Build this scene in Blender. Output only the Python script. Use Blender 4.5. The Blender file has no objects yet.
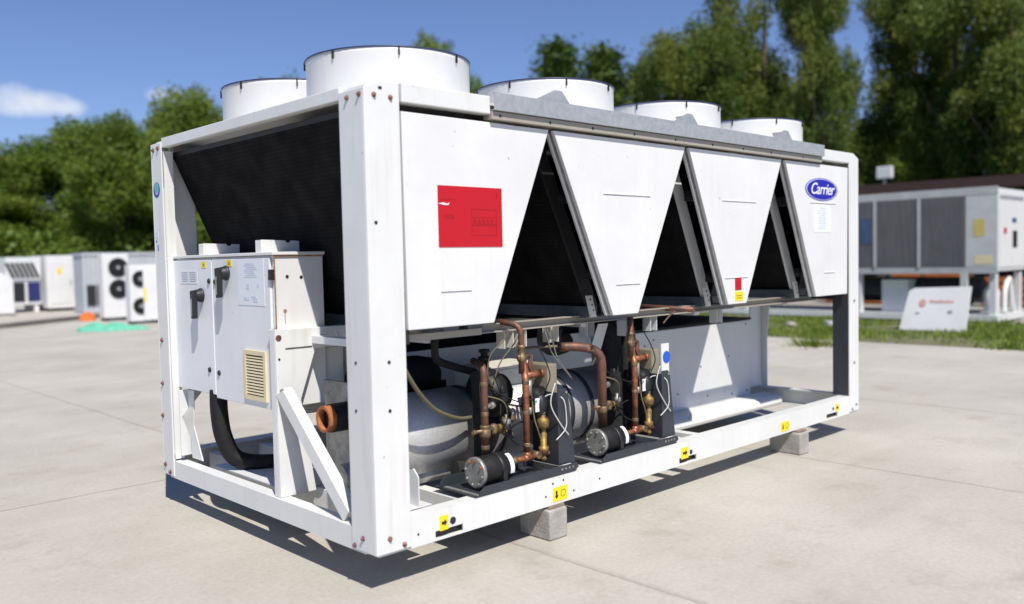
import bpy, bmesh, math, random
import numpy as np
from mathutils import Vector, Matrix
random.seed(7); RNG = np.random.default_rng(7)
R = math.radians
sc = bpy.context.scene

# ------------------------------------------------------------------ camera
cam = bpy.data.cameras.new("camera"); camo = bpy.data.objects.new("camera", cam)
sc.collection.objects.link(camo); sc.camera = camo
yaw, pitch, roll = 0.803448207, -0.049064896, -0.0218008
f = Vector((math.cos(yaw)*math.cos(pitch), math.sin(yaw)*math.cos(pitch), math.sin(pitch)))
r = f.cross(Vector((0, 0, 1))).normalized(); u = r.cross(f)
r2 = math.cos(roll)*r + math.sin(roll)*u; u2 = -math.sin(roll)*r + math.cos(roll)*u
M = Matrix((r2, u2, -f)).transposed().to_4x4(); M.translation = Vector((-2.3700, -3.4314, 1.4304+0.195))
camo.matrix_world = M
cam.sensor_width = 36.0; cam.lens = 867.75/1024*36.0
cam.clip_start = 0.05; cam.clip_end = 2000
cam.dof.use_dof = True; cam.dof.focus_distance = 5.4; cam.dof.aperture_fstop = 0.0305/0.033

# ------------------------------------------------------------------ world, sun, exposure
SUN = Vector((-0.28, -0.68, 1.0)).normalized()       # towards the sun
w = bpy.data.worlds.new("World"); sc.world = w; w.use_nodes = True
nt = w.node_tree; nt.nodes.clear()
def N(t, k, **kw):
    n = t.nodes.new(k)
    for a, b in kw.items(): setattr(n, a, b)
    return n
sky = N(nt, 'ShaderNodeTexSky', sky_type='NISHITA'); sky.sun_disc = False
sky.sun_elevation = math.asin(SUN.z); sky.sun_rotation = math.atan2(SUN.x, SUN.y)
sky.air_density = 1.0; sky.dust_density = 0.1; sky.ozone_density = 3.5; sky.altitude = 200
bg = N(nt, 'ShaderNodeBackground'); bg.inputs['Strength'].default_value = 0.084
out = N(nt, 'ShaderNodeOutputWorld')
tint = N(nt, 'ShaderNodeMix', data_type='RGBA', blend_type='MULTIPLY'); tint.inputs[0].default_value = 1; tint.inputs[7].default_value = (.94, .95, 1.20, 1)
nt.links.new(sky.outputs[0], tint.inputs[6]); nt.links.new(tint.outputs[2], bg.inputs[0]); nt.links.new(bg.outputs[0], out.inputs[0])
sun = bpy.data.lights.new("sun", 'SUN'); sun.energy = 5.0; sun.angle = R(0.5); sun.color = (1, .95, .865)
suno = bpy.data.objects.new("sun", sun); sc.collection.objects.link(suno)
suno.rotation_euler = SUN.to_track_quat('Z', 'Y').to_euler(); suno.location = (-10, -20, 30)
vs = sc.view_settings; vs.view_transform = 'Standard'; vs.look = 'None'; vs.gamma = 1; vs.exposure = 0.17; vs.use_curve_mapping = False
sc.cycles.max_bounces = 6; sc.cycles.transparent_max_bounces = 6

# ------------------------------------------------------------------ materials
MATS = {}
def mat(name, col, rough=.5, metal=0., var=0.0, vscale=3., col2=None, bump=0., bscale=60., bstretch=(1, 1, 1), spec=.5, fac=(.35, .65), detail=6):
    """plain procedural: base colour mottled by noise towards col2, roughness noise and bump"""
    if name in MATS: return MATS[name]
    m = bpy.data.materials.new(name); m.use_nodes = True; t = m.node_tree; b = t.nodes['Principled BSDF']
    b.inputs['Roughness'].default_value = rough; b.inputs['Metallic'].default_value = metal
    b.inputs['Specular IOR Level'].default_value = spec
    tc = N(t, 'ShaderNodeTexCoord'); mp = N(t, 'ShaderNodeMapping'); mp.inputs['Scale'].default_value = bstretch
    t.links.new(tc.outputs['Object'], mp.inputs[0])
    c2 = col2 if col2 else tuple(max(0, c*(1-var)) for c in col)
    n1 = N(t, 'ShaderNodeTexNoise'); n1.inputs['Scale'].default_value = vscale; n1.inputs['Detail'].default_value = detail
    n1.inputs['Roughness'].default_value = .65
    t.links.new(mp.outputs[0], n1.inputs['Vector'])
    cr = N(t, 'ShaderNodeValToRGB'); cr.color_ramp.elements[0].position = fac[0]; cr.color_ramp.elements[1].position = fac[1]
    cr.color_ramp.elements[0].color = (*c2, 1); cr.color_ramp.elements[1].color = (*col, 1)
    t.links.new(n1.outputs['Fac'], cr.inputs[0]); t.links.new(cr.outputs[0], b.inputs['Base Color'])
    mr = N(t, 'ShaderNodeMapRange'); mr.inputs[3].default_value = min(1, rough+.12); mr.inputs[4].default_value = max(0, rough-.08)
    t.links.new(n1.outputs['Fac'], mr.inputs[0]); t.links.new(mr.outputs[0], b.inputs['Roughness'])
    if bump:
        n2 = N(t, 'ShaderNodeTexNoise'); n2.inputs['Scale'].default_value = bscale; n2.inputs['Detail'].default_value = 3
        t.links.new(mp.outputs[0], n2.inputs['Vector'])
        bp = N(t, 'ShaderNodeBump'); bp.inputs['Strength'].default_value = bump; bp.inputs['Distance'].default_value = .01
        t.links.new(n2.outputs['Fac'], bp.inputs['Height']); t.links.new(bp.outputs[0], b.inputs['Normal'])
    MATS[name] = m; return m

def paint(name, col, grime=(.42, .36, .27), amount=.35, rough=.38):
    """sheet metal paint: soft panel mottling, vertical drip streaks, small chips"""
    if name in MATS: return MATS[name]
    m = mat(name, col, rough=rough, var=.09, vscale=1.7, bump=.16, bscale=2.2)
    t = m.node_tree; b = t.nodes['Principled BSDF']; base = b.inputs['Base Color'].links[0].from_socket
    tc = [n for n in t.nodes if n.type == 'TEX_COORD'][0]
    mp = N(t, 'ShaderNodeMapping'); mp.inputs['Scale'].default_value = (14, 14, 1.1); t.links.new(tc.outputs['Object'], mp.inputs[0])
    n = N(t, 'ShaderNodeTexNoise'); n.inputs['Scale'].default_value = 1.3; n.inputs['Detail'].default_value = 5; t.links.new(mp.outputs[0], n.inputs[0])
    cr = N(t, 'ShaderNodeValToRGB'); cr.color_ramp.elements[0].position = .56; cr.color_ramp.elements[1].position = .80
    cr.color_ramp.elements[0].color = (0, 0, 0, 1); cr.color_ramp.elements[1].color = (amount,)*3+(1,)
    t.links.new(n.outputs[0], cr.inputs[0])
    mx = N(t, 'ShaderNodeMix', data_type='RGBA'); mx.inputs[7].default_value = (*grime, 1)
    t.links.new(cr.outputs[0], mx.inputs[0]); t.links.new(base, mx.inputs[6])
    n3 = N(t, 'ShaderNodeTexNoise'); n3.inputs['Scale'].default_value = 26; n3.inputs['Detail'].default_value = 2; t.links.new(tc.outputs['Object'], n3.inputs[0])
    c3 = N(t, 'ShaderNodeValToRGB'); c3.color_ramp.elements[0].position = .75; c3.color_ramp.elements[1].position = .775
    c3.color_ramp.elements[0].color = (0, 0, 0, 1); c3.color_ramp.elements[1].color = (.55,)*3+(1,)
    t.links.new(n3.outputs[0], c3.inputs[0])
    m2 = N(t, 'ShaderNodeMix', data_type='RGBA'); m2.inputs[7].default_value = (.22, .12, .07, 1)
    t.links.new(c3.outputs[0], m2.inputs[0]); t.links.new(mx.outputs[2], m2.inputs[6]); t.links.new(m2.outputs[2], b.inputs['Base Color'])
    return m

WHITE = paint('white_paint', (.73, .73, .725), amount=.14)
FRAMEW = paint('frame_white_paint', (.72, .725, .71), amount=.30)
DOORG = paint('cabinet_paint', (.74, .755, .78), amount=.10)
CREAM = paint('cream_sheet', (.72, .69, .62), amount=.40)
BEIGE = paint('weathered_steel', (.36, .33, .28), amount=.55)
GALV = mat('galvanised', (.48, .50, .51), rough=.45, metal=.4, var=.22, vscale=22, bump=.1, bscale=30)
GREYP = paint('grey_sheet', (.68, .69, .69), amount=.2)
ALU = mat('aluminium_jacket', (.60, .59, .575), rough=.45, metal=.45, var=.22, vscale=60, bump=.22, bscale=110, fac=(.3,.7))
BLACK = mat('black_rubber', (.012, .012, .013), rough=.65, var=.4, vscale=20, bump=.2, bscale=50, spec=.3)
BLACKM = mat('black_paint_metal', (.017, .018, .020), rough=.5, var=.3, vscale=12)
NAVY = mat('charcoal_steel', (.036, .040, .052), rough=.42, var=.25, vscale=8, bump=.05)
DARKF = mat('foam_insulation', (.02, .02, .02), rough=.9, var=.4, vscale=30, bump=.6, bscale=40)
COPPER = mat('copper_bright', (.43, .165, .08), rough=.48, metal=.55, col2=(.17, .075, .05), vscale=22, fac=(.38, .6))
COPPERD = mat('copper_aged', (.24, .095, .06), rough=.55, metal=.45, col2=(.10, .07, .06), vscale=18, fac=(.35, .65))
BRASS = mat('brass', (.36, .23, .06), rough=.55, metal=.5, col2=(.15, .10, .05), vscale=30, fac=(.4,.6))
BRASSD = mat('tarnished_brass', (.27, .18, .09), rough=.55, metal=.5, col2=(.12, .08, .06), vscale=30, fac=(.4,.6))
RUSTD = mat('dark_rust', (.26, .10, .045), rough=.85, col2=(.40, .24, .14), vscale=40)
RUST = mat('rusty_iron', (.50, .17, .05), rough=.8, col2=(.22, .07, .03), vscale=16, bump=.4, bscale=60)
REDBOLT = mat('bolt_head', (.26, .13, .10), rough=.6, col2=(.10, .03, .025), vscale=70, fac=(.42,.58))
DSTEEL = mat('dull_steel', (.40, .40, .38), rough=.45, metal=.5, var=.4, vscale=18, bump=.2)
RED = mat('red_sheet', (.50, .003, .012), rough=.45, var=.06, vscale=4)
REDINK = mat('red_print', (.36, .002, .009), rough=.6, var=.1)
YEL = mat('yellow_label', (.88, .66, .01), rough=.4, var=.08, vscale=10)
INK = mat('black_ink', (.02, .02, .02), rough=.5, var=.1)
PAPER = mat('paper', (.72, .75, .80), rough=.7, var=.05, vscale=8)
PAPERINK = mat('pale_print', (.60, .67, .77), rough=.7, var=.2, vscale=20)
GREYINK = mat('grey_print', (.30, .31, .33), rough=.7, var=.2)
BLUE = mat('logo_blue', (.012, .012, .36), rough=.35, var=.05)
BLUE2 = mat('label_blue', (.02, .10, .55), rough=.4, var=.05)
TEAL = mat('label_teal', (.15, .45, .45), rough=.4, var=.1)
WHITEINK = mat('logo_white', (.8, .8, .82), rough=.4, var=.02)
CREAMP = mat('ivory_plastic', (.72, .63, .40), rough=.45, var=.08, vscale=8)
CABLE = mat('pale_cable', (.62, .62, .60), rough=.5, var=.1)
OLIVE = mat('olive_hose', (.16, .14, .08), rough=.5, var=.2)
CONCB = mat('concrete_block', (.42, .40, .37), rough=.9, col2=(.30, .28, .25), vscale=9, bump=.5, bscale=70)
NAVYRIM = mat('dark_blue_guard', (.03, .035, .10), rough=.4, var=.1)

def coilmat():
    m = bpy.data.materials.new('coil_fins'); m.use_nodes = True; t = m.node_tree; b = t.nodes['Principled BSDF']
    b.inputs['Roughness'].default_value = .85; b.inputs['Specular IOR Level'].default_value = .08
    tc = N(t, 'ShaderNodeTexCoord'); sep = N(t, 'ShaderNodeSeparateXYZ'); t.links.new(tc.outputs['Object'], sep.inputs[0])
    n = N(t, 'ShaderNodeTexNoise'); n.inputs['Scale'].default_value = 7; n.inputs['Detail'].default_value = 5; t.links.new(tc.outputs['Object'], n.inputs[0])
    m1 = N(t, 'ShaderNodeMath', operation='MULTIPLY'); m1.inputs[1].default_value = 2*math.pi/.022; t.links.new(sep.outputs[2], m1.inputs[0])
    s1 = N(t, 'ShaderNodeMath', operation='SINE'); t.links.new(m1.outputs[0], s1.inputs[0])
    mr = N(t, 'ShaderNodeMapRange'); mr.inputs[1].default_value = -1; mr.inputs[3].default_value = .8; mr.inputs[4].default_value = 1.12
    t.links.new(s1.outputs[0], mr.inputs[0])
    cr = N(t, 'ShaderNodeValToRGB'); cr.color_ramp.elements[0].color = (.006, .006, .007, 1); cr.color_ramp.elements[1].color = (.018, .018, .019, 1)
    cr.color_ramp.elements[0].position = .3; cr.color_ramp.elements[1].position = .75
    t.links.new(n.outputs[0], cr.inputs[0])
    mx = N(t, 'ShaderNodeMix', data_type='RGBA', blend_type='MULTIPLY'); mx.inputs[0].default_value = 1
    t.links.new(cr.outputs[0], mx.inputs[6]); t.links.new(mr.outputs[0], mx.inputs[7]); t.links.new(mx.outputs[2], b.inputs['Base Color'])
    bp = N(t, 'ShaderNodeBump'); bp.inputs['Strength'].default_value = .12; bp.inputs['Distance'].default_value = .002
    t.links.new(s1.outputs[0], bp.inputs['Height']); t.links.new(bp.outputs[0], b.inputs['Normal'])
    return m
COIL = coilmat()

# ------------------------------------------------------------------ mesh helpers
class MB:
    def __init__(s): s.b = bmesh.new()
    def box(s, x0, y0, z0, x1, y1, z1):
        v = [s.b.verts.new(p) for p in ((x0,y0,z0),(x1,y0,z0),(x1,y1,z0),(x0,y1,z0),(x0,y0,z1),(x1,y0,z1),(x1,y1,z1),(x0,y1,z1))]
        for q in ((3,2,1,0),(4,5,6,7),(0,1,5,4),(1,2,6,5),(2,3,7,6),(3,0,4,7)): s.b.faces.new([v[i] for i in q])
        return s
    def prism(s, pts, d):
        """pts: planar 3D polygon; d: extrusion vector"""
        d = Vector(d); a = [s.b.verts.new(p) for p in pts]; c = [s.b.verts.new(Vector(p)+d) for p in pts]
        s.b.faces.new(a[::-1]); s.b.faces.new(c); n = len(a)
        for i in range(n): s.b.faces.new((a[i], a[(i+1) % n], c[(i+1) % n], c[i]))
        return s
    def bar(s, p, q, w, h, up=(0, 0, 1)):
        p, q = Vector(p), Vector(q); d = (q-p).normalized(); sd = d.cross(Vector(up)).normalized(); upv = sd.cross(d)
        c = [p+sd*a*w/2+upv*b*h/2 for a, b in ((-1,-1),(1,-1),(1,1),(-1,1))]
        return s.prism(c, q-p)
    def cyl(s, p, q, ra, rb=None, n=20, caps=True, hollow=False):
        p, q = Vector(p), Vector(q); rb = ra if rb is None else rb
        d = (q-p).normalized(); a = d.orthogonal().normalized(); c = d.cross(a)
        A = [s.b.verts.new(p+(a*math.cos(t)+c*math.sin(t))*ra) for t in [2*math.pi*i/n for i in range(n)]]
        B = [s.b.verts.new(q+(a*math.cos(t)+c*math.sin(t))*rb) for t in [2*math.pi*i/n for i in range(n)]]
        for i in range(n):
            fc = s.b.faces.new((A[i], A[(i+1) % n], B[(i+1) % n], B[i])); fc.smooth = True
        if caps: s.b.faces.new(A[::-1]); s.b.faces.new(B)
        return s
    def ring(s, p, d, ro, ri, h, n=32):
        """hollow tube of height h along d from p"""
        p, d = Vector(p), Vector(d).normalized(); a = d.orthogonal().normalized(); c = d.cross(a); L = []
        for rr, off in ((ri, 0), (ro, 0), (ro, h), (ri, h)):
            L.append([s.b.verts.new(p+d*off+(a*math.cos(t)+c*math.sin(t))*rr) for t in [2*math.pi*i/n for i in range(n)]])
        for k in range(4):
            A, B = L[k], L[(k+1) % 4]
            for i in range(n):
                fc = s.b.faces.new((A[i], A[(i+1) % n], B[(i+1) % n], B[i])); fc.smooth = k in (1, 3)
        return s
    def lathe(s, p, d, prof, n=28):
        """prof: list of (dist along d, radius)"""
        p, d = Vector(p), Vector(d).normalized(); a = d.orthogonal().normalized(); c = d.cross(a); prev = None
        for k, (h, rr) in enumerate(prof):
            L = [s.b.verts.new(p+d*h+(a*math.cos(t)+c*math.sin(t))*max(rr, 1e-4)) for t in [2*math.pi*i/n for i in range(n)]]
            if prev:
                for i in range(n):
                    fc = s.b.faces.new((prev[i], prev[(i+1) % n], L[(i+1) % n], L[i])); fc.smooth = True
            else: s.b.faces.new(L[::-1])
            prev = L
        s.b.faces.new(prev); return s
    def tube(s, pts, rad, n=10, smooth=True, sub=6):
        P = [Vector(p) for p in pts]
        if smooth and len(P) > 2:
            Q = []
            for i in range(len(P)-1):
                p0 = P[max(i-1, 0)]; p1 = P[i]; p2 = P[i+1]; p3 = P[min(i+2, len(P)-1)]
                for k in range(sub):
                    t = k/sub
                    Q.append(.5*((2*p1)+(p2-p0)*t+(2*p0-5*p1+4*p2-p3)*t*t+(3*p1-p0-3*p2+p3)*t**3))
            P = Q+[P[-1]]
        prev = None; a = None
        for i, p in enumerate(P):
            d = (P[min(i+1, len(P)-1)]-P[max(i-1, 0)]).normalized()
            a = d.orthogonal().normalized() if a is None else (a-d*a.dot(d)).normalized()
            c = d.cross(a)
            L = [s.b.verts.new(p+(a*math.cos(t)+c*math.sin(t))*rad) for t in [2*math.pi*k/n for k in range(n)]]
            if prev:
                for k in range(n):
                    fc = s.b.faces.new((prev[k], prev[(k+1) % n], L[(k+1) % n], L[k])); fc.smooth = True
            else: s.b.faces.new(L[::-1])
            prev = L
        s.b.faces.new(prev); return s
    def build(s, name, m, parent=None, bevel=0, seg=2, **props):
        bmesh.ops.recalc_face_normals(s.b, faces=s.b.faces)
        me = bpy.data.meshes.new(name); s.b.to_mesh(me); s.b.free(); me.materials.append(m)
        o = bpy.data.objects.new(name, me); sc.collection.objects.link(o)
        if parent: o.parent = parent
        if bevel:
            bv = o.modifiers.new('bevel', 'BEVEL'); bv.width = bevel; bv.segments = seg; bv.limit_method = 'ANGLE'; bv.angle_limit = R(40)
            bv.harden_normals = False
        for k, v in props.items(): o[k] = v
        return o
def corner(p0, p1, p2, rr=.05, k=4):
    """fillet points for a pipe bend at p1"""
    p0, p1, p2 = Vector(p0), Vector(p1), Vector(p2)
    a = p1+(p0-p1).normalized()*rr; c = p1+(p2-p1).normalized()*rr
    return [(a*(1-t)**2+p1*2*t*(1-t)+c*t*t) for t in [i/k for i in range(k+1)]]
def pipe(pts, rad, rr=.05, n=12):
    P = [Vector(pts[0])]
    for i in range(1, len(pts)-1): P += corner(pts[i-1], pts[i], pts[i+1], rr)
    P.append(Vector(pts[-1])); return MB().tube(P, rad, n, smooth=False)
def empty(name, loc, label, cat, group=None, rz=0):
    o = bpy.data.objects.new(name, None); sc.collection.objects.link(o); o.location = loc; o.rotation_euler[2] = rz
    o.empty_display_size = .2; o['label'] = label; o['category'] = cat
    if group: o['group'] = group
    return o
def tag(o, label, cat, group=None):
    o['label'] = label; o['category'] = cat
    if group: o['group'] = group
    return o
def copy_of(o, parent=None, loc=None):
    c = o.copy(); sc.collection.objects.link(c)
    if parent is not None: c.parent = parent
    if loc is not None: c.location = loc
    for ch in o.children: copy_of(ch, c)
    return c

# ------------------------------------------------------------------ ground
def sheet(name, x0, y0, x1, y1, z, m, kind='structure'):
    me = bpy.data.meshes.new(name); me.from_pydata([(x0,y0,z),(x1,y0,z),(x1,y1,z),(x0,y1,z)], [], [(0,1,2,3)]); me.materials.append(m)
    o = bpy.data.objects.new(name, me); sc.collection.objects.link(o); o['kind'] = kind; return o
def concrete():
    m = bpy.data.materials.new('yard_concrete'); m.use_nodes = True; t = m.node_tree; b = t.nodes['Principled BSDF']; L = t.links.new
    b.inputs['Roughness'].default_value = .88; b.inputs['Specular IOR Level'].default_value = .25
    tc = N(t, 'ShaderNodeTexCoord'); P = tc.outputs['Object']
    def noise(s, d=6, rgh=.6, v=P):
        n = N(t, 'ShaderNodeTexNoise'); n.inputs['Scale'].default_value = s; n.inputs['Detail'].default_value = d; n.inputs['Roughness'].default_value = rgh; L(v, n.inputs[0]); return n.outputs[0]
    def ramp(s, a, ca, bb, cb):
        r_ = N(t, 'ShaderNodeValToRGB'); e = r_.color_ramp.elements; e[0].position = a; e[1].position = bb; e[0].color = (*ca, 1); e[1].color = (*cb, 1); L(s, r_.inputs[0]); return r_.outputs[0]
    def mixc(fc, a, c, bt='MIX'):
        x = N(t, 'ShaderNodeMix', data_type='RGBA', blend_type=bt)
        if isinstance(fc, float): x.inputs[0].default_value = fc
        else: L(fc, x.inputs[0])
        L(a, x.inputs[6])
        if isinstance(c, tuple): x.inputs[7].default_value = (*c, 1)
        else: L(c, x.inputs[7])
        return x.outputs[2]
    base = ramp(noise(.55, 7, .62), .3, (.385, .36, .31), .7, (.505, .48, .425))
    fine = ramp(noise(34, 4, .7), .3, (.86, .86, .86), .72, (1.06, 1.06, 1.06))
    c = mixc(1.0, base, fine, 'MULTIPLY')
    st = ramp(noise(1.6, 8, .72), .54, (0, 0, 0), .76, (.75, .75, .75)); c = mixc(st, c, (.30, .265, .21))
    sp = ramp(noise(5.5, 5, .6),   .69, (0, 0, 0), .76, (.38, .38, .38)); c = mixc(sp, c, (.22, .185, .15))
    mp2 = N(t, 'ShaderNodeMapping'); mp2.inputs['Scale'].default_value = (.25, 2.2, 1); mp2.inputs['Rotation'].default_value = (0, 0, .5); L(P, mp2.inputs[0])
    sm = ramp(noise(1.1, 6, .6, mp2.outputs[0]), .50, (0, 0, 0), .75, (.35, .35, .35)); c = mixc(sm, c, (.52, .49, .44))
    sep = N(t, 'ShaderNodeSeparateXYZ'); L(P, sep.inputs[0])
    wob = noise(2.5, 4)
    def joint(axis, period, off, wdt):
        a = N(t, 'ShaderNodeMath', operation='ADD'); L(sep.outputs[axis], a.inputs[0]); a.inputs[1].default_value = off+1000*period
        wv = N(t, 'ShaderNodeMath', operation='MULTIPLY_ADD'); L(wob, wv.inputs[0]); wv.inputs[1].default_value = .05; L(a.outputs[0], wv.inputs[2])
        md = N(t, 'ShaderNodeMath', operation='PINGPONG'); L(wv.outputs[0], md.inputs[0]); md.inputs[1].default_value = period/2
        lt = N(t, 'ShaderNodeMapRange'); L(md.outputs[0], lt.inputs[0]); lt.inputs[1].default_value = wdt; lt.inputs[2].default_value = wdt*2.2; lt.inputs[3].default_value = 1; lt.inputs[4].default_value = 0
        return lt.outputs[0]
    j1 = joint(0, 3.0, -4.05, .010); j2 = joint(1, 6.0, -1.2+4.0, .010)
    mxx = N(t, 'ShaderNodeMath', operation='MAXIMUM'); L(j1, mxx.inputs[0]); L(j2, mxx.inputs[1])
    js = N(t, 'ShaderNodeMath', operation='MULTIPLY'); L(mxx.outputs[0], js.inputs[0]); js.inputs[1].default_value = .19
    c = mixc(js.outputs[0], c, (.20, .16, .12)); L(c, b.inputs['Base Color'])
    h = noise(60, 3); bp = N(t, 'ShaderNodeBump'); bp.inputs['Strength'].default_value = .35; bp.inputs['Distance'].default_value = .006; L(h, bp.inputs['Height'])
    bp2 = N(t, 'ShaderNodeBump'); bp2.inputs['Strength'].default_value = .8; bp2.inputs['Distance'].default_value = .01; bp2.invert = True
    L(mxx.outputs[0], bp2.inputs['Height']); L(bp.outputs[0], bp2.inputs['Normal']); L(bp2.outputs[0], b.inputs['Normal'])
    return m
DIRT = mat('field_ground', (.13, .15, .06), rough=.95, col2=(.09, .08, .045), vscale=.4, bump=.3, bscale=6)
SOIL = mat('verge_soil', (.12, .13, .05), rough=.95, col2=(.17, .15, .09), vscale=1.5, bump=.4, bscale=12)
sheet('ground', -400, -400, 500, 500, -.008, DIRT)
sheet('concrete_yard', -70, -60, 13.0, 47, 0, concrete())
GRAVEL = mat('gravel_yard', (.36, .34, .30), rough=.95, col2=(.24, .22, .19), vscale=3, bump=.6, bscale=30)
sheet('gravel_yard', 18.3, -40, 36, 36, 0, GRAVEL)
sheet('grass_verge', 13.0, -40, 18.3, 36, .004, SOIL)

def leaf_mesh(name, pos, size, m, nrm_bias=None, up=.0, aspect=1.0):
    """many small quads, one per position, random orientation"""
    n = len(pos); a = RNG.normal(size=(n, 3))
    if nrm_bias is not None: a = a*.6+nrm_bias
    a[:, 2] += up
    a /= np.linalg.norm(a, axis=1)[:, None]
    t = RNG.normal(size=(n, 3)); t -= a*(t*a).sum(1)[:, None]; t /= np.linalg.norm(t, axis=1)[:, None]
    c = np.cross(a, t); s = (size*RNG.uniform(.6, 1.3, n))[:, None]
    V = np.empty((n, 4, 3)); V[:, 0] = pos-t*s*.5; V[:, 1] = pos+c*s*.32*aspect; V[:, 2] = pos+t*s*.5; V[:, 3] = pos-c*s*.32*aspect
    me = bpy.data.meshes.new(name); me.vertices.add(n*4); me.vertices.foreach_set('co', V.reshape(-1).astype(np.float32))
    me.loops.add(n*4); me.loops.foreach_set('vertex_index', np.arange(n*4, dtype=np.int32))
    me.polygons.add(n); me.polygons.foreach_set('loop_start', np.arange(0, n*4, 4, dtype=np.int32))
    me.update(calc_edges=True); me.validate(); me.materials.append(m); return me

def leafmat(name, c1, c2, c3, sc_=.5, trans=.25):
    m = bpy.data.materials.new(name); m.use_nodes = True; t = m.node_tree; t.nodes.remove(t.nodes['Principled BSDF']); o = t.nodes['Material Output']
    tc = N(t, 'ShaderNodeTexCoord'); n = N(t, 'ShaderNodeTexNoise'); n.inputs['Scale'].default_value = sc_; n.inputs['Detail'].default_value = 8; n.inputs['Roughness'].default_value = .75
    t.links.new(tc.outputs['Object'], n.inputs[0])
    cr = N(t, 'ShaderNodeValToRGB'); e = cr.color_ramp.elements; e[0].position = .32; e[1].position = .7; e[0].color = (*c1, 1); e[1].color = (*c3, 1)
    x = e.new(.5); x.color = (*c2, 1); t.links.new(n.outputs[0], cr.inputs[0])
    oi = N(t, 'ShaderNodeObjectInfo'); hs = N(t, 'ShaderNodeHueSaturation')
    mr = N(t, 'ShaderNodeMapRange'); mr.inputs[3].default_value = .482; mr.inputs[4].default_value = .508; t.links.new(oi.outputs['Random'], mr.inputs[0]); t.links.new(mr.outputs[0], hs.inputs['Hue'])
    t.links.new(cr.outputs[0], hs.inputs['Color'])
    d = N(t, 'ShaderNodeBsdfPrincipled'); d.inputs['Roughness'].default_value = .55; d.inputs['Specular IOR Level'].default_value = .35; t.links.new(hs.outputs[0], d.inputs['Base Color'])
    tr = N(t, 'ShaderNodeBsdfTranslucent'); t.links.new(hs.outputs[0], tr.inputs[0])
    mx = N(t, 'ShaderNodeMixShader'); mx.inputs[0].default_value = trans; t.links.new(d.outputs[0], mx.inputs[1]); t.links.new(tr.outputs[0], mx.inputs[2]); t.links.new(mx.outputs[0], o.inputs[0])
    return m
LEAFB = leafmat('broad_leaves', (.055, .115, .014), (.115, .19, .022), (.21, .275, .04))
LEAFT = leafmat('tall_leaves', (.06, .11, .018), (.13, .185, .032), (.28, .29, .055), .30, trans=.42)
LEAFC = leafmat('conifer_needles', (.04, .08, .012), (.08, .135, .02), (.16, .21, .035), .8)
GRASSM = leafmat('grass_blades', (.085, .15, .015), (.15, .22, .025), (.27, .29, .07), 1.2)
BARK = mat('bark', (.13, .10, .07), rough=.9, col2=(.06, .045, .03), vscale=3, bump=.6, bscale=12)

# grass on the verge
def grass():
    n = 42000
    x = 13.05+RNG.random(n)**1.15*5.1; y = RNG.uniform(-7, 17, n)
    cl = (np.sin(x*2.1+y*.7)+np.sin(y*1.7-x*.9)+np.sin(x*5+y*4.1)*.5)
    keep = RNG.random(n) < np.clip(.55+.32*cl, .05, 1); x, y = x[keep], y[keep]; n = len(x); cl = cl[keep]
    x = np.where(x < 13.35, x-.25*RNG.random(n)*(cl > .4), x)
    h = RNG.uniform(.04, .12, n)*(1+.35*np.clip(cl, 0, 2)); a = RNG.uniform(0, 6.28, n); lean = RNG.normal(size=(n, 2))*.05; wd = .016
    V = np.empty((n, 3, 3)); V[:, 0] = np.stack([x-np.cos(a)*wd, y-np.sin(a)*wd, np.full(n, .002)], 1); V[:, 1] = np.stack([x+np.cos(a)*wd, y+np.sin(a)*wd, np.full(n, .002)], 1)
    V[:, 2] = np.stack([x+lean[:, 0], y+lean[:, 1], h], 1)
    me = bpy.data.meshes.new('grass'); me.from_pydata(V.reshape(-1, 3).tolist(), [], np.arange(n*3).reshape(-1, 3).tolist()); me.materials.append(GRASSM)
    o = bpy.data.objects.new('grass', me); sc.collection.objects.link(o); o['kind'] = 'stuff'; o['label'] = 'rough green grass on the verge beyond the concrete yard'; o['category'] = 'grass'
    return o
grass()
def weed(x, y, r_, n, label):
    q = RNG.normal(size=(n, 2))*r_*.45; hh = RNG.uniform(.04, .13, n)*(r_/.2)
    V = []; F = []
    for i in range(n):
        a = RNG.uniform(0, 6.28); dx, dy = math.cos(a)*.012, math.sin(a)*.012; ox, oy = q[i]*1.0
        V += [(ox-dx, oy-dy, 0), (ox+dx, oy+dy, 0), (ox*1.6+RNG.normal()*.03, oy*1.6+RNG.normal()*.03, hh[i])]; F.append((3*i, 3*i+1, 3*i+2))
    me = bpy.data.meshes.new('weed_tuft'); me.from_pydata(V, [], F); me.materials.append(GRASSM)
    o = bpy.data.objects.new('weed_tuft', me); sc.collection.objects.link(o); o.location = (x, y, .001); tag(o, label, 'weed')
weed(11.9, 3.8, .34, 260, 'green weed tuft growing from a crack in the concrete, seen through the end frame')
weed(12.3, 5.6, .10, 40, 'tiny green weed on the concrete left of the larger weed tuft')
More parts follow.
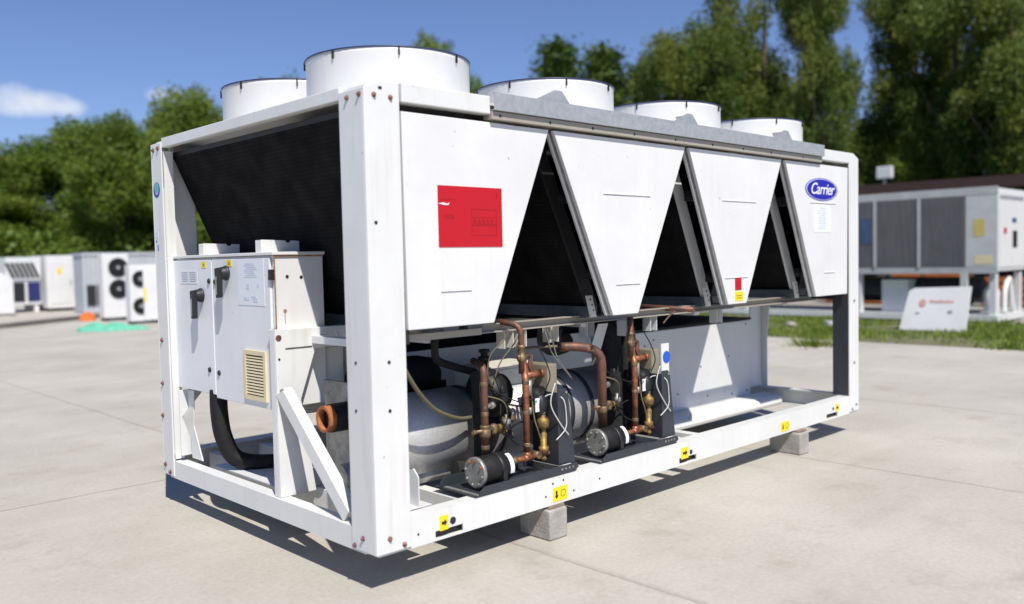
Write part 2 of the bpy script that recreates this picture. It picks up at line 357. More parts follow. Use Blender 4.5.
# pale debris lying in the grass
for i, (x, y, s_) in enumerate([(15.2, 6.6, .16), (15.0, 5.9, .2), (15.6, 5.2, .22), (15.9, 5.0, .15), (15.3, 4.6, .16), (14.6, 6.9, .14), (14.4, 7.3, .17)]):
    b = MB(); pts = []
    k = 7
    for j in range(k):
        a = 2*math.pi*j/k; rr = s_*random.uniform(.6, 1.1); pts.append((math.cos(a)*rr, math.sin(a)*rr*.6, .01))
    b.prism(pts, (random.uniform(-.02, .02), 0, s_*.45))
    o = b.build('stone_fragment', CONCB if i % 2 else WHITE, bevel=.015); o.location = (x, y, .03); o.rotation_euler = (random.uniform(-.3, .3), random.uniform(-.3, .3), random.random()*3)
    tag(o, ['pale broken stone left of the two largest ones in the grass behind the frame', 'broken stone near the middle of the grass seen through the end frame', 'largest broken stone in the grass, near the right post of the end frame', 'small stone touching the largest broken stone in the grass', 'stone in the grass closest to the right post of the end frame', 'small pale stone at the left of the grass seen through the end frame', 'leftmost stone in the grass, partly hidden by the grey equipment box'][i], 'stone', 'pale fragments in the grass')

# ------------------------------------------------------------------ trees
def lobes_points(lobes, density, wind=.0):
    out_ = []
    for cx, cy, cz, rx, rz in lobes:
        n = int(density*rx*rx*(rz/rx))
        d = RNG.normal(size=(n, 3)); d /= np.linalg.norm(d, axis=1)[:, None]
        rad = RNG.uniform(.0, 1, n)**.38
        ph = d[:, 0]*5+cx; q = 1+.16*np.sin(ph*1.7+cz)+.12*np.sin(d[:, 1]*7+cy)+.10*np.sin(d[:, 2]*9+cx)
        p = d*(rad*q)[:, None]*np.array([rx, rx, rz]); p[:, 0] += cx; p[:, 1] += cy; p[:, 2] += cz
        out_.append(p)
    return np.concatenate(out_)
def make_tree_mesh(kind, seed):
    """unit tree: height 10, half width ~3"""
    rs = random.Random(seed); lobes = []; tb = MB()
    if kind == 'c':
        pts = []
        for k in range(30):
            z = .8+9.0*k/30; rad = (1-(z-.8)/9.5)**1.15*2.9
            for j in range(9):
                a = rs.random()*6.28; rr = rad*rs.uniform(.45, 1.12)
                n = int(110*rr)+50; t = RNG.random(n)
                px = np.cos(a)*rr*t; py = np.sin(a)*rr*t; pz = z-.20*rr*t+.35*(t**2)*rr*.5
                sp = (.30*(1-t)+.13)[:, None]
                pts.append(np.stack([px, py, pz], 1)+RNG.normal(size=(n, 3))*sp*np.array([.8, .8, .45]))
        n = 160; t = RNG.random(n); pts.append(np.stack([RNG.normal(size=n)*.05*(1.2-t), RNG.normal(size=n)*.05*(1.2-t), 9.0+1.0*t], 1))
        P_ = np.concatenate(pts); crown = leaf_mesh('crown', P_, .17, LEAFC, aspect=.75)
        tb.cyl((0, 0, -.2), (0, 0, 9.3), .2, .02, 8)
    else:
        nl = 34 if kind == 'b' else 40
        for k in range(nl):
            a = rs.random()*6.28
            if kind == 'b':
                z = 1.3+rs.random()**.9*7.4; prof = math.sin(math.pi*min(1, max(0, (z+1.4)/11.6)))**.6
                rr = 2.45*prof*rs.random()**.5; s = rs.uniform(.75, 1.4)
                lobes.append((math.cos(a)*rr, math.sin(a)*rr, z, s, s*.8))
            else:
                z = 1.6+rs.random()*7.6; prof = .55+.45*math.sin(math.pi*min(1, z/10)); rr = 2.6*prof*rs.random()**.45; s = rs.uniform(.5, 1.05)
                lobes.append((math.cos(a)*rr, math.sin(a)*rr, z, s, s*.95))
        lobes.append((0, 0, 9.05, .75, .9))
        P_ = lobes_points(lobes, 2100 if kind == 'b' else 2300)
        # stray twigs breaking the outline
        q = P_[RNG.integers(0, len(P_), 1500)]; q = q+RNG.normal(size=q.shape)*.28; P_ = np.concatenate([P_, q]); P_ = P_[P_[:, 2] > .1]
        crown = leaf_mesh('crown', P_, .145 if kind == 'b' else .125, LEAFB if kind == 'b' else LEAFT, up=.25)
        tb.cyl((0, 0, -.2), (0.05, 0, 4.5), .24, .15, 9); tb.cyl((.05, 0, 4.4), (0, .1, 8.6), .15, .04, 7)
        for lx, ly, lz, rx, rz in lobes[:14]:
            tb.tube([(0, 0, max(1.2, lz*.55)), (lx*.5, ly*.5, lz*.82), (lx, ly, lz)], .05, 6, sub=3)
    tr = tb.build('trunk', BARK); trunk = tr.data; bpy.data.objects.remove(tr)
    return crown, trunk
TM = {k: [make_tree_mesh(k, 10*i+ord(k)) for i in range(n)] for k, n in (('b', 3), ('t', 3), ('c', 2))}
TREES = [(11.5,64.0,9.9,4.0,'b'),(13.5,59.2,9.0,2.9,'b'),(17.7,60.8,12.0,3.5,'b'),(17.1,50.1,10.9,2.7,'b'),(20.5,52.4,11.7,2.9,'b'),(18.8,42.9,11.5,2.3,'b'),(24.4,48.6,12.3,2.9,'b'),(28.7,50.0,14.6,2.4,'b'),(28.8,44.4,12.0,2.6,'b'),(34.0,42.1,16.7,2.5,'b'),(33.7,36.9,13.1,1.7,'b'),(33.1,45.9,12.1,2.8,'b'),(37.0,36.5,12.7,1.5,'c'),(37.4,33.3,15.3,2.2,'c'),(36.3,28.8,13.9,2.2,'c'),(42.8,30.9,14.2,1.9,'c'),(44.7,40.2,11.8,4.4,'b'),(36.8,22.8,14.2,3.0,'t'),(41.1,21.4,19.0,3.6,'t'),(39.7,17.4,17.6,2.1,'t'),(48.9,16.2,18.9,3.0,'t'),(46.5,13.4,17.0,3.3,'t'),(44.2,10.1,16.6,3.1,'t'),(50.9,9.1,16.8,3.4,'t'),(50.7,28.8,14.0,4.6,'b'),(59.2,23.4,11.0,4.3,'b'),(65.9,19.7,14.5,5.9,'b'),(50.0,35.1,12.0,3.7,'b'),
         (8.0,60.0,9.0,3.8,'b'),(4.0,66.0,10.0,4.2,'b'),(52.0,3.0,17.0,4.0,'t'),(22.0,58.0,10.5,3.6,'b'),(39.8,34.6,13.6,2.6,'b'),(36.4,40.6,12.6,2.4,'b'),(42.6,28.0,13.2,2.4,'b')]
ORD = ['first','second','third','fourth','fifth','sixth','seventh','eighth','ninth','tenth','eleventh','twelfth','thirteenth','fourteenth']
TLAB = ['rounded green tree half cut off by the left edge, top at the frame','rounded green tree above the white slope-topped unit at far left','wide rounded green tree, highest hump of the left wood','green tree right of the highest hump, behind the corrugated container','green tree behind the twin fan outdoor units','darker green tree touching the back left corner post','green tree behind the far left fan shroud','small green tree top between the two front left shrouds','green tree mostly hidden behind the big front shroud','light green rounded tree top showing over the big front shroud','small leafy tree top just right of the big front shroud','green tree hidden behind the big front shroud and its neighbour',
        'thin low conifer, leftmost of the dark pointed trees','tall pointed conifer above the second shroud','bushy pointed conifer right of the tallest pointed one','short conifer beside the big trees, rightmost of the pointed ones','broad low tree filling in under the pointed conifers','olive green tree whose left side borders the open sky','tallest olive green tree above the third shroud','tall airy tree just left of the narrow sky gap','tall airy tree just right of the narrow sky gap','tall green tree above the white floodlight','tall dense tree above the roof end at right','dense tree cut off by the right edge of the photo','broad tree filling behind the big olive trees','low tree seen under the narrow sky gap','wide distant tree behind the roof at right','broad tree between the conifers and the big trees',
        'distant green tree outside the left edge','distant green tree far outside the left edge','dense tree outside the right edge','low green tree filling the wood behind the container','leafy green tree between the two tall conifers','leafy green tree left of the leftmost conifer','leafy green tree right of the conifers before the tall trees']
for i, (x, y, h, hw, k) in enumerate(TREES):
    cr_, tk = TM[k][i % len(TM[k])]
    root = empty('conifer_tree' if k == 'c' else 'broadleaf_tree', (x, y, 0), TLAB[i], 'tree', 'trees beyond the yard', rz=i*1.3)
    s = hw/3.0*(1.45 if k == 'b' else 1.12) if k != 'c' else hw/1.0
    for nm, me in (('crown', cr_), ('trunk', tk)):
        o = bpy.data.objects.new(nm, me); sc.collection.objects.link(o); o.parent = root; o.scale = (s, s, h/10.0)
# undergrowth closing the foot of the wood
def undergrowth(name, pts_, hgt, lab):
    P_ = []
    for (x0, y0), (x1, y1) in zip(pts_[:-1], pts_[1:]):
        n = int(math.hypot(x1-x0, y1-y0)*330); t = RNG.random(n)
        top = hgt*(.75+.25*np.sin(t*23)+.18*np.sin(t*61))
        P_.append(np.stack([x0+(x1-x0)*t+RNG.normal(size=n)*.9, y0+(y1-y0)*t+RNG.normal(size=n)*.9, RNG.random(n)**.8*top], 1))
    me = leaf_mesh(name, np.concatenate(P_), .42, LEAFB, up=.3); o = bpy.data.objects.new(name, me); sc.collection.objects.link(o)
    o['kind'] = 'stuff'; o['label'] = lab; o['category'] = 'undergrowth'
undergrowth('undergrowth', [(2, 58), (14, 55), (20, 46), (27, 45), (34, 36), (36, 26), (38, 16), (42, 8), (46, -2)], 3.6, 'dense dark undergrowth along the foot of the wood')

# ------------------------------------------------------------------ THE CHILLER (local z = world z - .195)
G = .195
ch = empty('rooftop_chiller', (0, 0, G), 'big white air cooled chiller on concrete blocks, copper pipes showing under V shaped panels', 'chiller')
L_, W_, H_ = 5.253, 2.523, 2.285
def P(name, mb, m, bevel=0, parent=ch, **k): return mb.build(name, m, parent, bevel, **k)

# base frame: near side rail with fork slots, far rail, end rails, cross members
def side_rail(y0, sgn):
    b = MB(); slots = [(.365, .552), (2.495, 2.70), (4.64, 4.845)]; x = .21 if sgn > 0 else .02; xe = 5.07 if sgn > 0 else 5.23
    ya, yb = sorted((y0, y0+sgn*.008))
    for a, c in slots:
        b.box(x, ya, .0, a, yb, .155); b.box(a, ya, .0, c, yb, .006); b.box(a, ya, .050, c, yb, .155); x = c
    b.box(x, ya, .0, xe, yb, .155)
    ya, yb = sorted((y0+sgn*.008, y0+sgn*.095))
    b.box(.02, ya, .147, 5.23, yb, .155); b.box(.02, ya, .0, 5.23, yb, .008)
    return b
P('side_rail', side_rail(.004, 1), FRAMEW); P('side_rail', side_rail(W_-.004, -1), FRAMEW)
eb = MB(); eb.box(.006, .10, .0, .016, W_-.10, .118); eb.box(.016, .10, .110, .085, W_-.10, .118); eb.box(.016, .10, .0, .085, W_-.10, .008); P('end_rail', eb, FRAMEW)
eb = MB(); eb.box(L_-.016, .10, .0, L_-.006, W_-.10, .150); eb.box(L_-.085, .10, .142, L_-.016, W_-.10, .150); eb.box(L_-.085, .10, .0, L_-.016, W_-.10, .008); P('end_rail', eb, GREYP)
for x in (.28, .66, 1.62, 2.72, 2.93): P('cross_member', MB().box(x, .10, .01, x+.07, W_-.10, .125), FRAMEW, .004)
P('floor_plate', MB().box(.12, .98, .118, .62, 2.0, .126), GREYP)

for a_, c_ in ((.355, .562), (2.485, 2.71), (4.63, 4.855)): P('slot_shade', MB().box(a_, .03, .009, c_, .036, .140), INK)  # black plates behind the slots, standing in for the shade inside the rail
# corner posts
def post(x0, x1, y0, y1, zt=2.255, cx=0, cy=0):
    """folded angle: a plate on the side face and a plate on the end face"""
    t_ = .010; b = MB()
    sy = 1 if cy == 0 else -1; sx = 1 if cx == 0 else -1
    X0, X1 = (x0, x1); ch_ = .055
    # side plate (plane y) with chamfered outer top corner
    yo = y0 if cy == 0 else y1; top = H_+.012
    if cx == 0: poly = [(X0, yo, .012), (X1, yo, .012), (X1, yo, top-.09), (X1, yo, top), (X0+.10, yo, top), (X0, yo, zt)]
    else: poly = [(X0, yo, .012), (X1, yo, .012), (X1, yo, zt), (X1-.10, yo, top), (X0, yo, top), (X0, yo, top-.09)]
    b.prism(poly, (0, sy*t_, 0))
    xo = x0 if cx == 0 else x1
    b.box(*((xo, y0+t_, .012, xo+t_, y1, zt) if cx == 0 and cy == 0 else (xo-t_, y0+t_, .012, xo, y1, zt) if cy == 0 else (xo, y0, .012, xo+t_, y1-t_, zt) if cx == 0 else (xo-t_, y0, .012, xo, y1-t_, zt)))
    # sloping cap
    a = xo; c = xo+sx*.10
    b.prism([(a, y0+.001, zt), (c, y0+.001, top), (c, y1-.001, top), (a, y1-.001, zt)], (0, 0, -.006))
    return b
pn = P('corner_post', post(0, .208, 0, .212), FRAMEW, .004)
pf = P('corner_post', post(0, .10, W_-.168, W_, cy=1), FRAMEW, .003)
pr = P('corner_post', post(5.07, L_, 0, .155, cx=1), FRAMEW, .004)
pb = P('corner_post', post(5.07, L_, W_-.105, W_, cx=1, cy=1), FRAMEW, .003)
# inner returns of the posts
P('post_return', MB().box(.012, W_-.176, .13, .075, W_-.170, 2.20), FRAMEW); P('post_return', MB().box(5.062, .012, .16, 5.069, .15, 1.06), NAVY)
P('post_return', MB().box(.19, .012, .16, .198, .20, 1.07), GREYP)
def bolt(par, p, d, rr=.009, m=REDBOLT):
    MB().lathe(p, d, [(0, rr*1.5), (.003, rr*1.5), (.004, rr), (.012, rr*.9), (.014, rr*.5)], 8).build('bolt', m, par)
for x, z in ((.058, 2.225), (.154, 2.222), (.078, .082), (.165, .034)): bolt(pn, (x, 0, z), (0, -1, 0))
for y, z in ((.136, 2.222), (.035, 2.226), (.185, .030), (.112, .078)): bolt(pn, (0, y, z), (-1, 0, 0))
for y, z in ((2.478, 2.215), (2.40, 2.222), (2.485, .078), (2.41, .035), (2.478, .639), (2.495, .416), (2.46, .935)): bolt(pf, (0, y, z), (-1, 0, 0), .011)
for x, z in ((5.20, .07), (5.12, .035), (5.16, .45), (5.16, 1.0)): bolt(pr, (x, 0, z), (0, -1, 0), .009, DSTEEL)
def dot(par, p, d, rr, m=INK, n=10): return MB().cyl(p, Vector(p)+Vector(d)*.0025, rr, n=n).build('bolt_hole', m, par)
for x, z in ((.103, .945), (.1, .708), (.05, 1.62)): dot(pn, (x, 0, z), (0, -1, 0), .009)
for y, z in ((.13, .943), (.14, .706)): dot(pn, (0, y, z), (-1, 0, 0), .008)
MB().box(.085, -.002, 2.255, .105, 0, 2.268).build('bolt_hole', INK, pn)

# roof deck, top beams, gutter
P('roof_deck', MB().box(.03, .03, 2.262, 5.22, W_-.03, 2.274), FRAMEW)
P('top_beam', MB().box(.004, .214, 2.222, .05, W_-.170, 2.285).box(.05, .214, 2.276, .12, W_-.170, 2.285), FRAMEW, .004)
P('top_beam', MB().box(L_-.05, .157, 2.175, L_-.004, W_-.107, 2.285), FRAMEW, .004)
P('top_beam', MB().box(.216, -.012, 2.205, .80, .06, 2.300), FRAMEW, .005)
P('top_beam', MB().box(4.52, -.006, 2.205, 5.069, .06, 2.296), FRAMEW, .005)
P('top_beam', MB().box(.12, W_-.06, 2.19, 5.06, W_-.004, 2.29), FRAMEW, .005)
P('gutter', MB().box(.803, -.042, 2.225, 4.53, -.038, 2.318).box(.803, -.038, 2.225, 4.53, .035, 2.229).box(.803, -.0385, 2.310, 4.53, -.028, 2.318), GALV)
gu = MB().box(.803, -.022, 2.178, 4.53, .05, 2.222)
P('gutter_support', gu, BEIGE, .003)
for i in range(3):
    x = 1.36+1.32*i
    b = MB(); b.prism([(x-.30, .02, 2.28), (x+.16, .02, 2.28), (x+.04, .02, 2.40), (x-.02, .02, 2.40)], (0, .004, 0)); b.prism([(x+.16, .024, 2.28), (x+.04, .024, 2.40), (x+.04, .16, 2.40), (x+.16, .16, 2.28)], (-.004, 0, -.002))
    P('folded_plate', b, GALV)
for x in (.86, 1.25, 1.62, 2.02, 2.46, 2.9, 3.3, 3.7, 4.2): dot(ch, (x, -.022, 2.20), (0, -1, 0), .008).name = 'bolt_hole'

# fans
FZ = 2.274; FT = 2.575; FR = .472
def fan(x, y):
    b = MB(); b.lathe  # shroud: outer skin with a small flare and rolled lip
    n = 64; prof = [(FR+.004, FZ), (FR, FZ+.03), (FR, FT-.02), (FR+.006, FT), (FR-.006, FT), (FR-.010, FT-.02), (FR-.012, FZ+.03), (FR-.012, FZ)]
    rings = [[b.b.verts.new((math.cos(2*math.pi*i/n)*rr, math.sin(2*math.pi*i/n)*rr, z)) for i in range(n)] for rr, z in prof]
    for A, B in zip(rings, rings[1:]+rings[:1]):
        for i in range(n): fc = b.b.faces.new((A[i], A[(i+1) % n], B[(i+1) % n], B[i])); fc.smooth = True
    s = P('fan_shroud', b, WHITE); s.location = (x, y, 0)
    g = MB()
    for rr in (.10, .17, .24, .31, .38, .44): g.ring((0, 0, FT-.003), (0, 0, 1), rr+.002, rr-.002, .004, 40)
    g.ring((0, 0, FT-.001), (0, 0, 1), FR+.008, FR-.004, .007, 64)
    for k in range(16):
        a = math.pi*2*k/16; g.bar((math.cos(a)*.08, math.sin(a)*.08, FT+.004), (math.cos(a)*FR, math.sin(a)*FR, FT+.004), .004, .004)
    g.cyl((0, 0, FT-.002), (0, 0, FT+.006), .09, n=20)
    g.build('fan_guard', NAVYRIM, s)
    for k in range(8):
        a = math.pi*2*(k+.35)/8; c_, s_ = math.cos(a), math.sin(a); c = MB()
        c.bar((c_*(FR+.007), s_*(FR+.007), FT+.003), (c_*(FR+.007), s_*(FR+.007), FT-.044), .008, .010, up=(c_, s_, 0)); c.build('guard_clip', BLACKM, s)
    fb = MB(); fb.cyl((0, 0, FZ+.02), (0, 0, FZ+.17), .11, n=24)
    for k in range(7):
        a = math.pi*2*k/7; b0 = a+.32
        v = [(math.cos(a)*.1, math.sin(a)*.1, FZ+.05), (math.cos(b0)*.1, math.sin(b0)*.1, FZ+.14), (math.cos(b0+.1)*.44, math.sin(b0+.1)*.44, FZ+.13), (math.cos(a+.1)*.44, math.sin(a+.1)*.44, FZ+.06)]
        fb.prism(v, (0, 0, .006))
    fb.build('fan_rotor', BLACKM, s)
    return s
f0 = fan(.70, .75)
for i in range(4):
    for y in (.75, 1.80):
        if i == 0 and y == .75: continue
        copy_of(f0, None, (.70+1.32*i, y, 0))

# V panels (near and far side)
ZT = 2.165
PAN = [[(.222, ZT), (1.268, ZT), (.81, 1.09), (.232, 1.09)], [(1.305, ZT), (2.612, ZT), (2.07, 1.068), (1.82, 1.068)],
       [(2.655, ZT), (3.912, ZT), (3.375, 1.068), (3.128, 1.068)], [(3.965, ZT), (5.06, ZT), (5.04, 1.065), (4.47, 1.065)]]
LIPS = [[(.445, .65, 1.275)], [(1.74, 2.21, 1.82), (1.85, 2.09, 1.26)], [(3.06, 3.52, 1.82), (3.08, 3.39, 1.262)], [(4.37, 4.82, 1.845), (4.61, 4.80, 1.262)]]
panels = []
for side in (0, 1):
    y0 = .006 if side == 0 else W_-.006; sg = 1 if side == 0 else -1
    for k, pl in enumerate(PAN):
        if side and k == 0: pl = [(.105, ZT), (.285, ZT), (.285, 1.09), (.105, 1.09)]
        b = MB(); b.prism([(x, y0, z) for x, z in pl], (0, sg*.026, 0))
        o = P('side_panel', b, WHITE, .004); panels.append(o)
        if side == 0:
            for a, c, z in LIPS[k]:
                MB().prism([(a, y0, z-.003), (a, y0-.007, z), (a, y0, z+.004)], (c-a, 0, 0)).build('pressed_lip', WHITE, o)
        # folded inner flange strip beside each sloping left edge
        if k:
            (xa, za), (xb, zb) = pl[0], pl[3]
            fr = MB(); ya = y0+sg*.045
            fr.prism([(xa-.006, ya, za-.01), (xa+.03, ya, za-.01), (xb+.03, ya, zb+.0), (xb-.016, ya, zb+.0)], (0, sg*.016, 0)); fr.build('panel_flange', FRAMEW, o)
            fr = MB(); fr.prism([(xa+.004, y0+sg*.026, za-.01), (xa+.02, y0+sg*.026, za-.01), (xb+.02, y0+sg*.026, zb+.004), (xb+.004, y0+sg*.026, zb+.004)], (0, sg*.019, 0)); fr.build('panel_seal', DSTEEL, o)
P('hanging_strip', MB().box(.20, .02, 1.02, .245, .05, 1.09), INK)

# coils
CO = [((.10, 2.17), (.56, 1.12)), ((1.225, 2.17), (.79, 1.12)), ((1.345, 2.17), (1.845, 1.12)), ((2.575, 2.17), (2.05, 1.12)),
      ((2.70, 2.17), (3.155, 1.12)), ((3.865, 2.17), (3.35, 1.12)), ((4.00, 2.17), (4.50, 1.12)), ((5.16, 2.17), (4.70, 1.12))]
for k, ((xt, zt), (xb, zb)) in enumerate(CO):
    left = k % 2 == 0; ix = .075 if left else -.075
    y0, y1 = (.135 if k < 2 else .26), W_-.12
    c = P('condenser_coil', MB().prism([(xt, y0, zt), (xb, y0, zb), (xb+ix, y0, zb), (xt+ix, y0, zt)], (0, y1-y0, 0)), COIL)
    # end frame: steel sheet on the near end, plus header and return bends
    ex = -.004 if left else .004
    e = MB().prism([(xt+ex, y0-.022, zt), (xb+ex, y0-.022, zb), (xb+ix*1.3, y0-.022, zb), (xt+ix*1.3, y0-.022, zt)], (0, .020, 0)); e.build('end_plate', GREYP if left and k > 2 else BLACKM, c)
    b = MB(); b.box(xb-.025 if left else xb-.085, y0-.03, zb-.075, xb+.085 if left else xb+.025, y1, zb+.0); b.build('bottom_channel', mat('slate_channel', (.10, .115, .14), rough=.4, var=.3, vscale=8), c, .003)
    t_ = MB(); t_.box(min(xt, xt+ix), y0, zt-.0, max(xt, xt+ix), y1, zt+.03); t_.build('top_channel', BLACKM, c)
# slotted brackets at coil feet and junction boxes on the coil ends
for k in (2, 4, 6):
    (xt, zt), (xb, zb) = CO[k]
    b = MB(); b.prism([(xb-.065, .19, zb+.07), (xb-.01, .19, zb+.07), (xb+.03, .19, zb-.07), (xb-.025, .19, zb-.07)], (0, .012, 0)); br = P('foot_bracket', b, GREYP)
    for j in range(3): dot(br, (xb-.03+.015*j, .19, zb+.045-.035*j), (0, -1, 0), .006)
    for t in ((.30, .86) if k > 2 else (.35, .8)):
        x = xt+(xb-xt)*t; z = zt+(zb-zt)*t
        P('pipe_clamp', MB().box(x+.03, .13, z-.035, x+.13, .20, z+.035).box(x+.0, .14, z-.02, x+.03, .18, z+.01), BLACKM, .006)
# trays closing the foot of each V, and an added dark plate keeping sky light off the machinery
for a, c in ((.60, .71), (1.92, 1.975), (3.23, 3.275), (4.58, 4.62)): P('drip_tray', MB().box(a, .14, 1.06, c, W_-.14, 1.07), NAVY)
P('light_stop_plate', MB().box(.65, .95, 1.018, 4.95, W_-.13, 1.026), BLACKM)
# longitudinal beam with hanging brackets
P('support_beam', MB().box(.225, .29, 1.005, 5.02, .34, 1.012).box(.225, .29, 1.052, 5.02, .34, 1.058).box(.225, .331, 1.012, 5.02, .339, 1.052), BEIGE)
P('support_beam', MB().box(.225, .10, 1.022, .80, .13, 1.058), BEIGE)
for x, y in ((1.16, .30), (1.27, .30), (1.60, .34), (1.95, .34), (2.2, .22), (2.60, .31), (3.45, .31)):
    P('hanging_bracket', MB().box(x, y, .90, x+.006, y+.07, 1.003).box(x+.006, y+.062, .90, x+.07, y+.07, 1.003).box(x+.07, y, .90, x+.076, y+.07, 1.003), GREYP if x > 1.9 else CREAM)
for x in (.25, .62, 1.9, 3.2, 4.55): P('cross_beam', MB().box(x, .35, .975, x+.07, W_-.15, 1.016), GREYP)

# end column brackets near both ends (x=0 end at y~.95, x=L end mirrored)
def column(x0, sx):
    b = MB(); X = lambda v: x0+sx*v
    b.prism([(X(.022), .95, .12), (X(.25), .95, .12), (X(.17), .95, .66), (X(.275), .95, .945), (X(.52), .95, .945), (X(.52), .95, 1.062), (X(.022), .95, 1.068)], (0, .012, 0))
    b.box(min(X(.022), X(.032)), .962, .12, max(X(.022), X(.032)), 1.02, 1.068)
    b.box(min(X(.024), X(.49)), .962, 1.05, max(X(.024), X(.49)), 1.04, 1.062)
    return b
col = P('end_column', column(0, 1), FRAMEW, .003)
dot(col, (.285, .95, .985), (0, -1, 0), .016, DSTEEL); dot(col, (.05, .95, .72), (0, -1, 0), .014, DSTEEL); dot(col, (.04, .95, 1.02), (0, -1, 0), .018, REDBOLT); dot(col, (.04, .95, .90), (0, -1, 0), .007)
MB().box(.08, .946, .955, .25, .949, .960).build('weld_seam', INK, col)
P('diagonal_brace', MB().prism([(.02, .965, .70), (.02, .885, .735), (.02, .265, .175), (.02, .32, .118)], (.012, 0, 0)).prism([(.032, .885, .735), (.032, .895, .745), (.032, .27, .185), (.032, .265, .175)], (.05, 0, 0)), FRAMEW, .002)
cb = MB().box(.295, 1.3, .945, .9, 1.32, 1.06); P('rear_bracket', cb, CREAM)
# grey end bar across the opening behind the post
for x in (.40, .455): MB().prism([(x, .949, 1.04), (x+.012, .949, 1.04), (x+.03, .949, .985), (x+.018, .949, .985)], (0, -.002, 0)).build('slot', WHITEINK, col)
P('backing_sheet', MB().box(.20, 1.32, .50, 1.0, 1.33, 1.04), CREAM, .002); P('backing_flap', MB().prism([(.25, 1.05, .70), (.52, 1.05, .70), (.52, 1.05, .93), (.36, 1.05, .93)], (0, .008, 0)), FRAMEW); P('rust_edge', MB().box(.25, 1.045, .685, .55, 1.06, .699), RUSTD)
P('end_column', MB().prism([(L_-.02, .90, .15), (L_-.02, .96, .15), (L_-.02, 1.0, .62), (L_-.02, .96, 1.06), (L_-.02, .86, 1.06), (L_-.02, .90, .60)], (.012, 0, 0)).box(5.02, .955, .15, 5.22, .965, 1.06), GREYP, .002)

# control cabinet
cab = P('control_cabinet', MB().box(.040, 1.03, .612, .352, 2.385, 1.482), WHITE, .004)
MB().box(.018, 1.015, 1.484, .358, 2.39, 1.502).build('lid', FRAMEW, cab, .003)
MB().box(.030, 1.022, 1.474, .352, 1.026, 1.484).box(.034, 1.022, .612, .0385, 1.029, 1.474).build('rust_seam', RUSTD, cab)
d1 = MB().box(.022, 1.795, .618, .038, 2.375, 1.470).build('door', DOORG, cab, .004)
d2 = MB().box(.022, 1.060, .600, .038, 1.787, 1.470).build('door', DOORG, cab, .004)
def handle(y, z, par):
    b = MB(); b.lathe((.022, y, z), (-1, 0, 0), [(0, .046), (.014, .046), (.020, .040), (.045, .036), (.052, .030)], 20)
    b.prism([(-.016, y+.030, z+.030), (-.016, y-.030, z+.036), (-.016, y-.020, z-.145), (-.016, y+.022, z-.150)], (-.030, 0, 0))
    b.build('rotary_handle', BLACKM, par, .006)
    MB().prism([(-.047, y+.014, z-.02), (-.047, y-.006, z-.018), (-.047, y-.004, z-.13), (-.047, y+.013, z-.132)], (-.002, 0, 0)).build('handle_plate', DSTEEL, par)
handle(1.945, 1.245, d1); handle(1.585, 1.385, d2)
for y, z, p_ in ((1.83, 1.335, d1), (1.745, 1.330, d2), (1.866, .772, d1), (1.735, .762, d2)):
    MB().lathe((.022, y, z), (-1, 0, 0), [(0, .017), (.006, .017), (.010, .012)], 12).build('lock', BLACKM, p_)
for z in (1.373, 1.035, .744): MB().box(.010, 1.0275, z-.03, .036, 1.058, z+.03).build('hinge', BLACKM, cab, .003)
for z in (1.34, .98, .74): MB().box(.016, 2.376, z-.02, .034, 2.386, z+.02).build('hinge', BLACKM, cab, .002)
vt = MB(); vy0, vy1, vz0, vz1 = 1.122, 1.385, .640, .932
vt.box(.008, vy0, vz0, .0215, vy0+.026, vz1).box(.008, vy1-.026, vz0, .0215, vy1, vz1).box(.008, vy0+.026, vz0, .0215, vy1-.026, vz0+.026).box(.008, vy0+.026, vz1-.026, .0215, vy1-.026, vz1)
v_ = vt.build('vent_grille', CREAMP, d2)
MB().box(.0195, vy0+.026, vz0+.026, .0215, vy1-.026, vz1-.026).build('grille_backing', INK, v_)
for j in range(13):
    z = vz0+.034+j*.0178
    MB().prism([(.010, vy0+.026, z), (.012, vy0+.026, z+.010), (.019, vy0+.026, z+.010), (.019, vy0+.026, z+.006)], (0, vy1-vy0-.052, 0)).build('slat', CREAMP, v_)
def paperx(y0, y1, z0, z1, par, m=PAPER, name='paper_notice', x=.0215):
    return MB().box(x-.0016, y0, z0, x, y1, z1).build(name, m, par)
def ink(par, x, rows, m):
    b = MB()
    for y0, y1, z0, z1 in rows: b.box(x-.001, y0, z0, x, y1, z1)
    return b.build('printed_marks', m, par)
pp = paperx(2.00, 2.255, 1.318, 1.402, d1)
ink(pp, .0198, [(2.02+.12*a, 2.11+.12*a, 1.332+.014*j, 1.336+.014*j) for a in (0, 1) for j in range(5)]+[(2.005, 2.007, 1.32, 1.40), (2.125, 2.127, 1.32, 1.40)], GREYINK)
pp = paperx(1.122, 1.445, 1.195, 1.468, d2)
ink(pp, .0198, [(1.20+.012*(j % 4), 1.36-.015*(j % 3), 1.36+.011*j, 1.364+.011*j) for j in range(8)]+[(1.18, 1.205, 1.30, 1.32), (1.30, 1.34, 1.29, 1.32), (1.22, 1.28, 1.24, 1.25), (1.30, 1.37, 1.225, 1.245), (1.20, 1.26, 1.215, 1.235)], PAPERINK)
for (y0, y1, z0, z1, p_) in ((1.868, 1.930, 1.418, 1.458, d1), (1.515, 1.578, 1.425, 1.466, d2)):
    yl = paperx(y0, y1, z0, z1, p_, YEL, 'warning_label'); ink(yl, .0198, [(y0+.02, y1-.02, z0+.012, z0+.016), (y0+.024, y1-.024, z0+.02, z0+.028)], BRASS)
for x, z in ((.115, 1.36), (.205, 1.355)): dot(cab, (x, 1.03, z), (0, -1, 0), .010)
dot(cab, (.095, 1.03, 1.165), (0, -1, 0), .011, RUSTD); MB().box(.092, 1.0285, 1.09, .0955, 1.0297, 1.155).build('rust_run', RUSTD, cab)
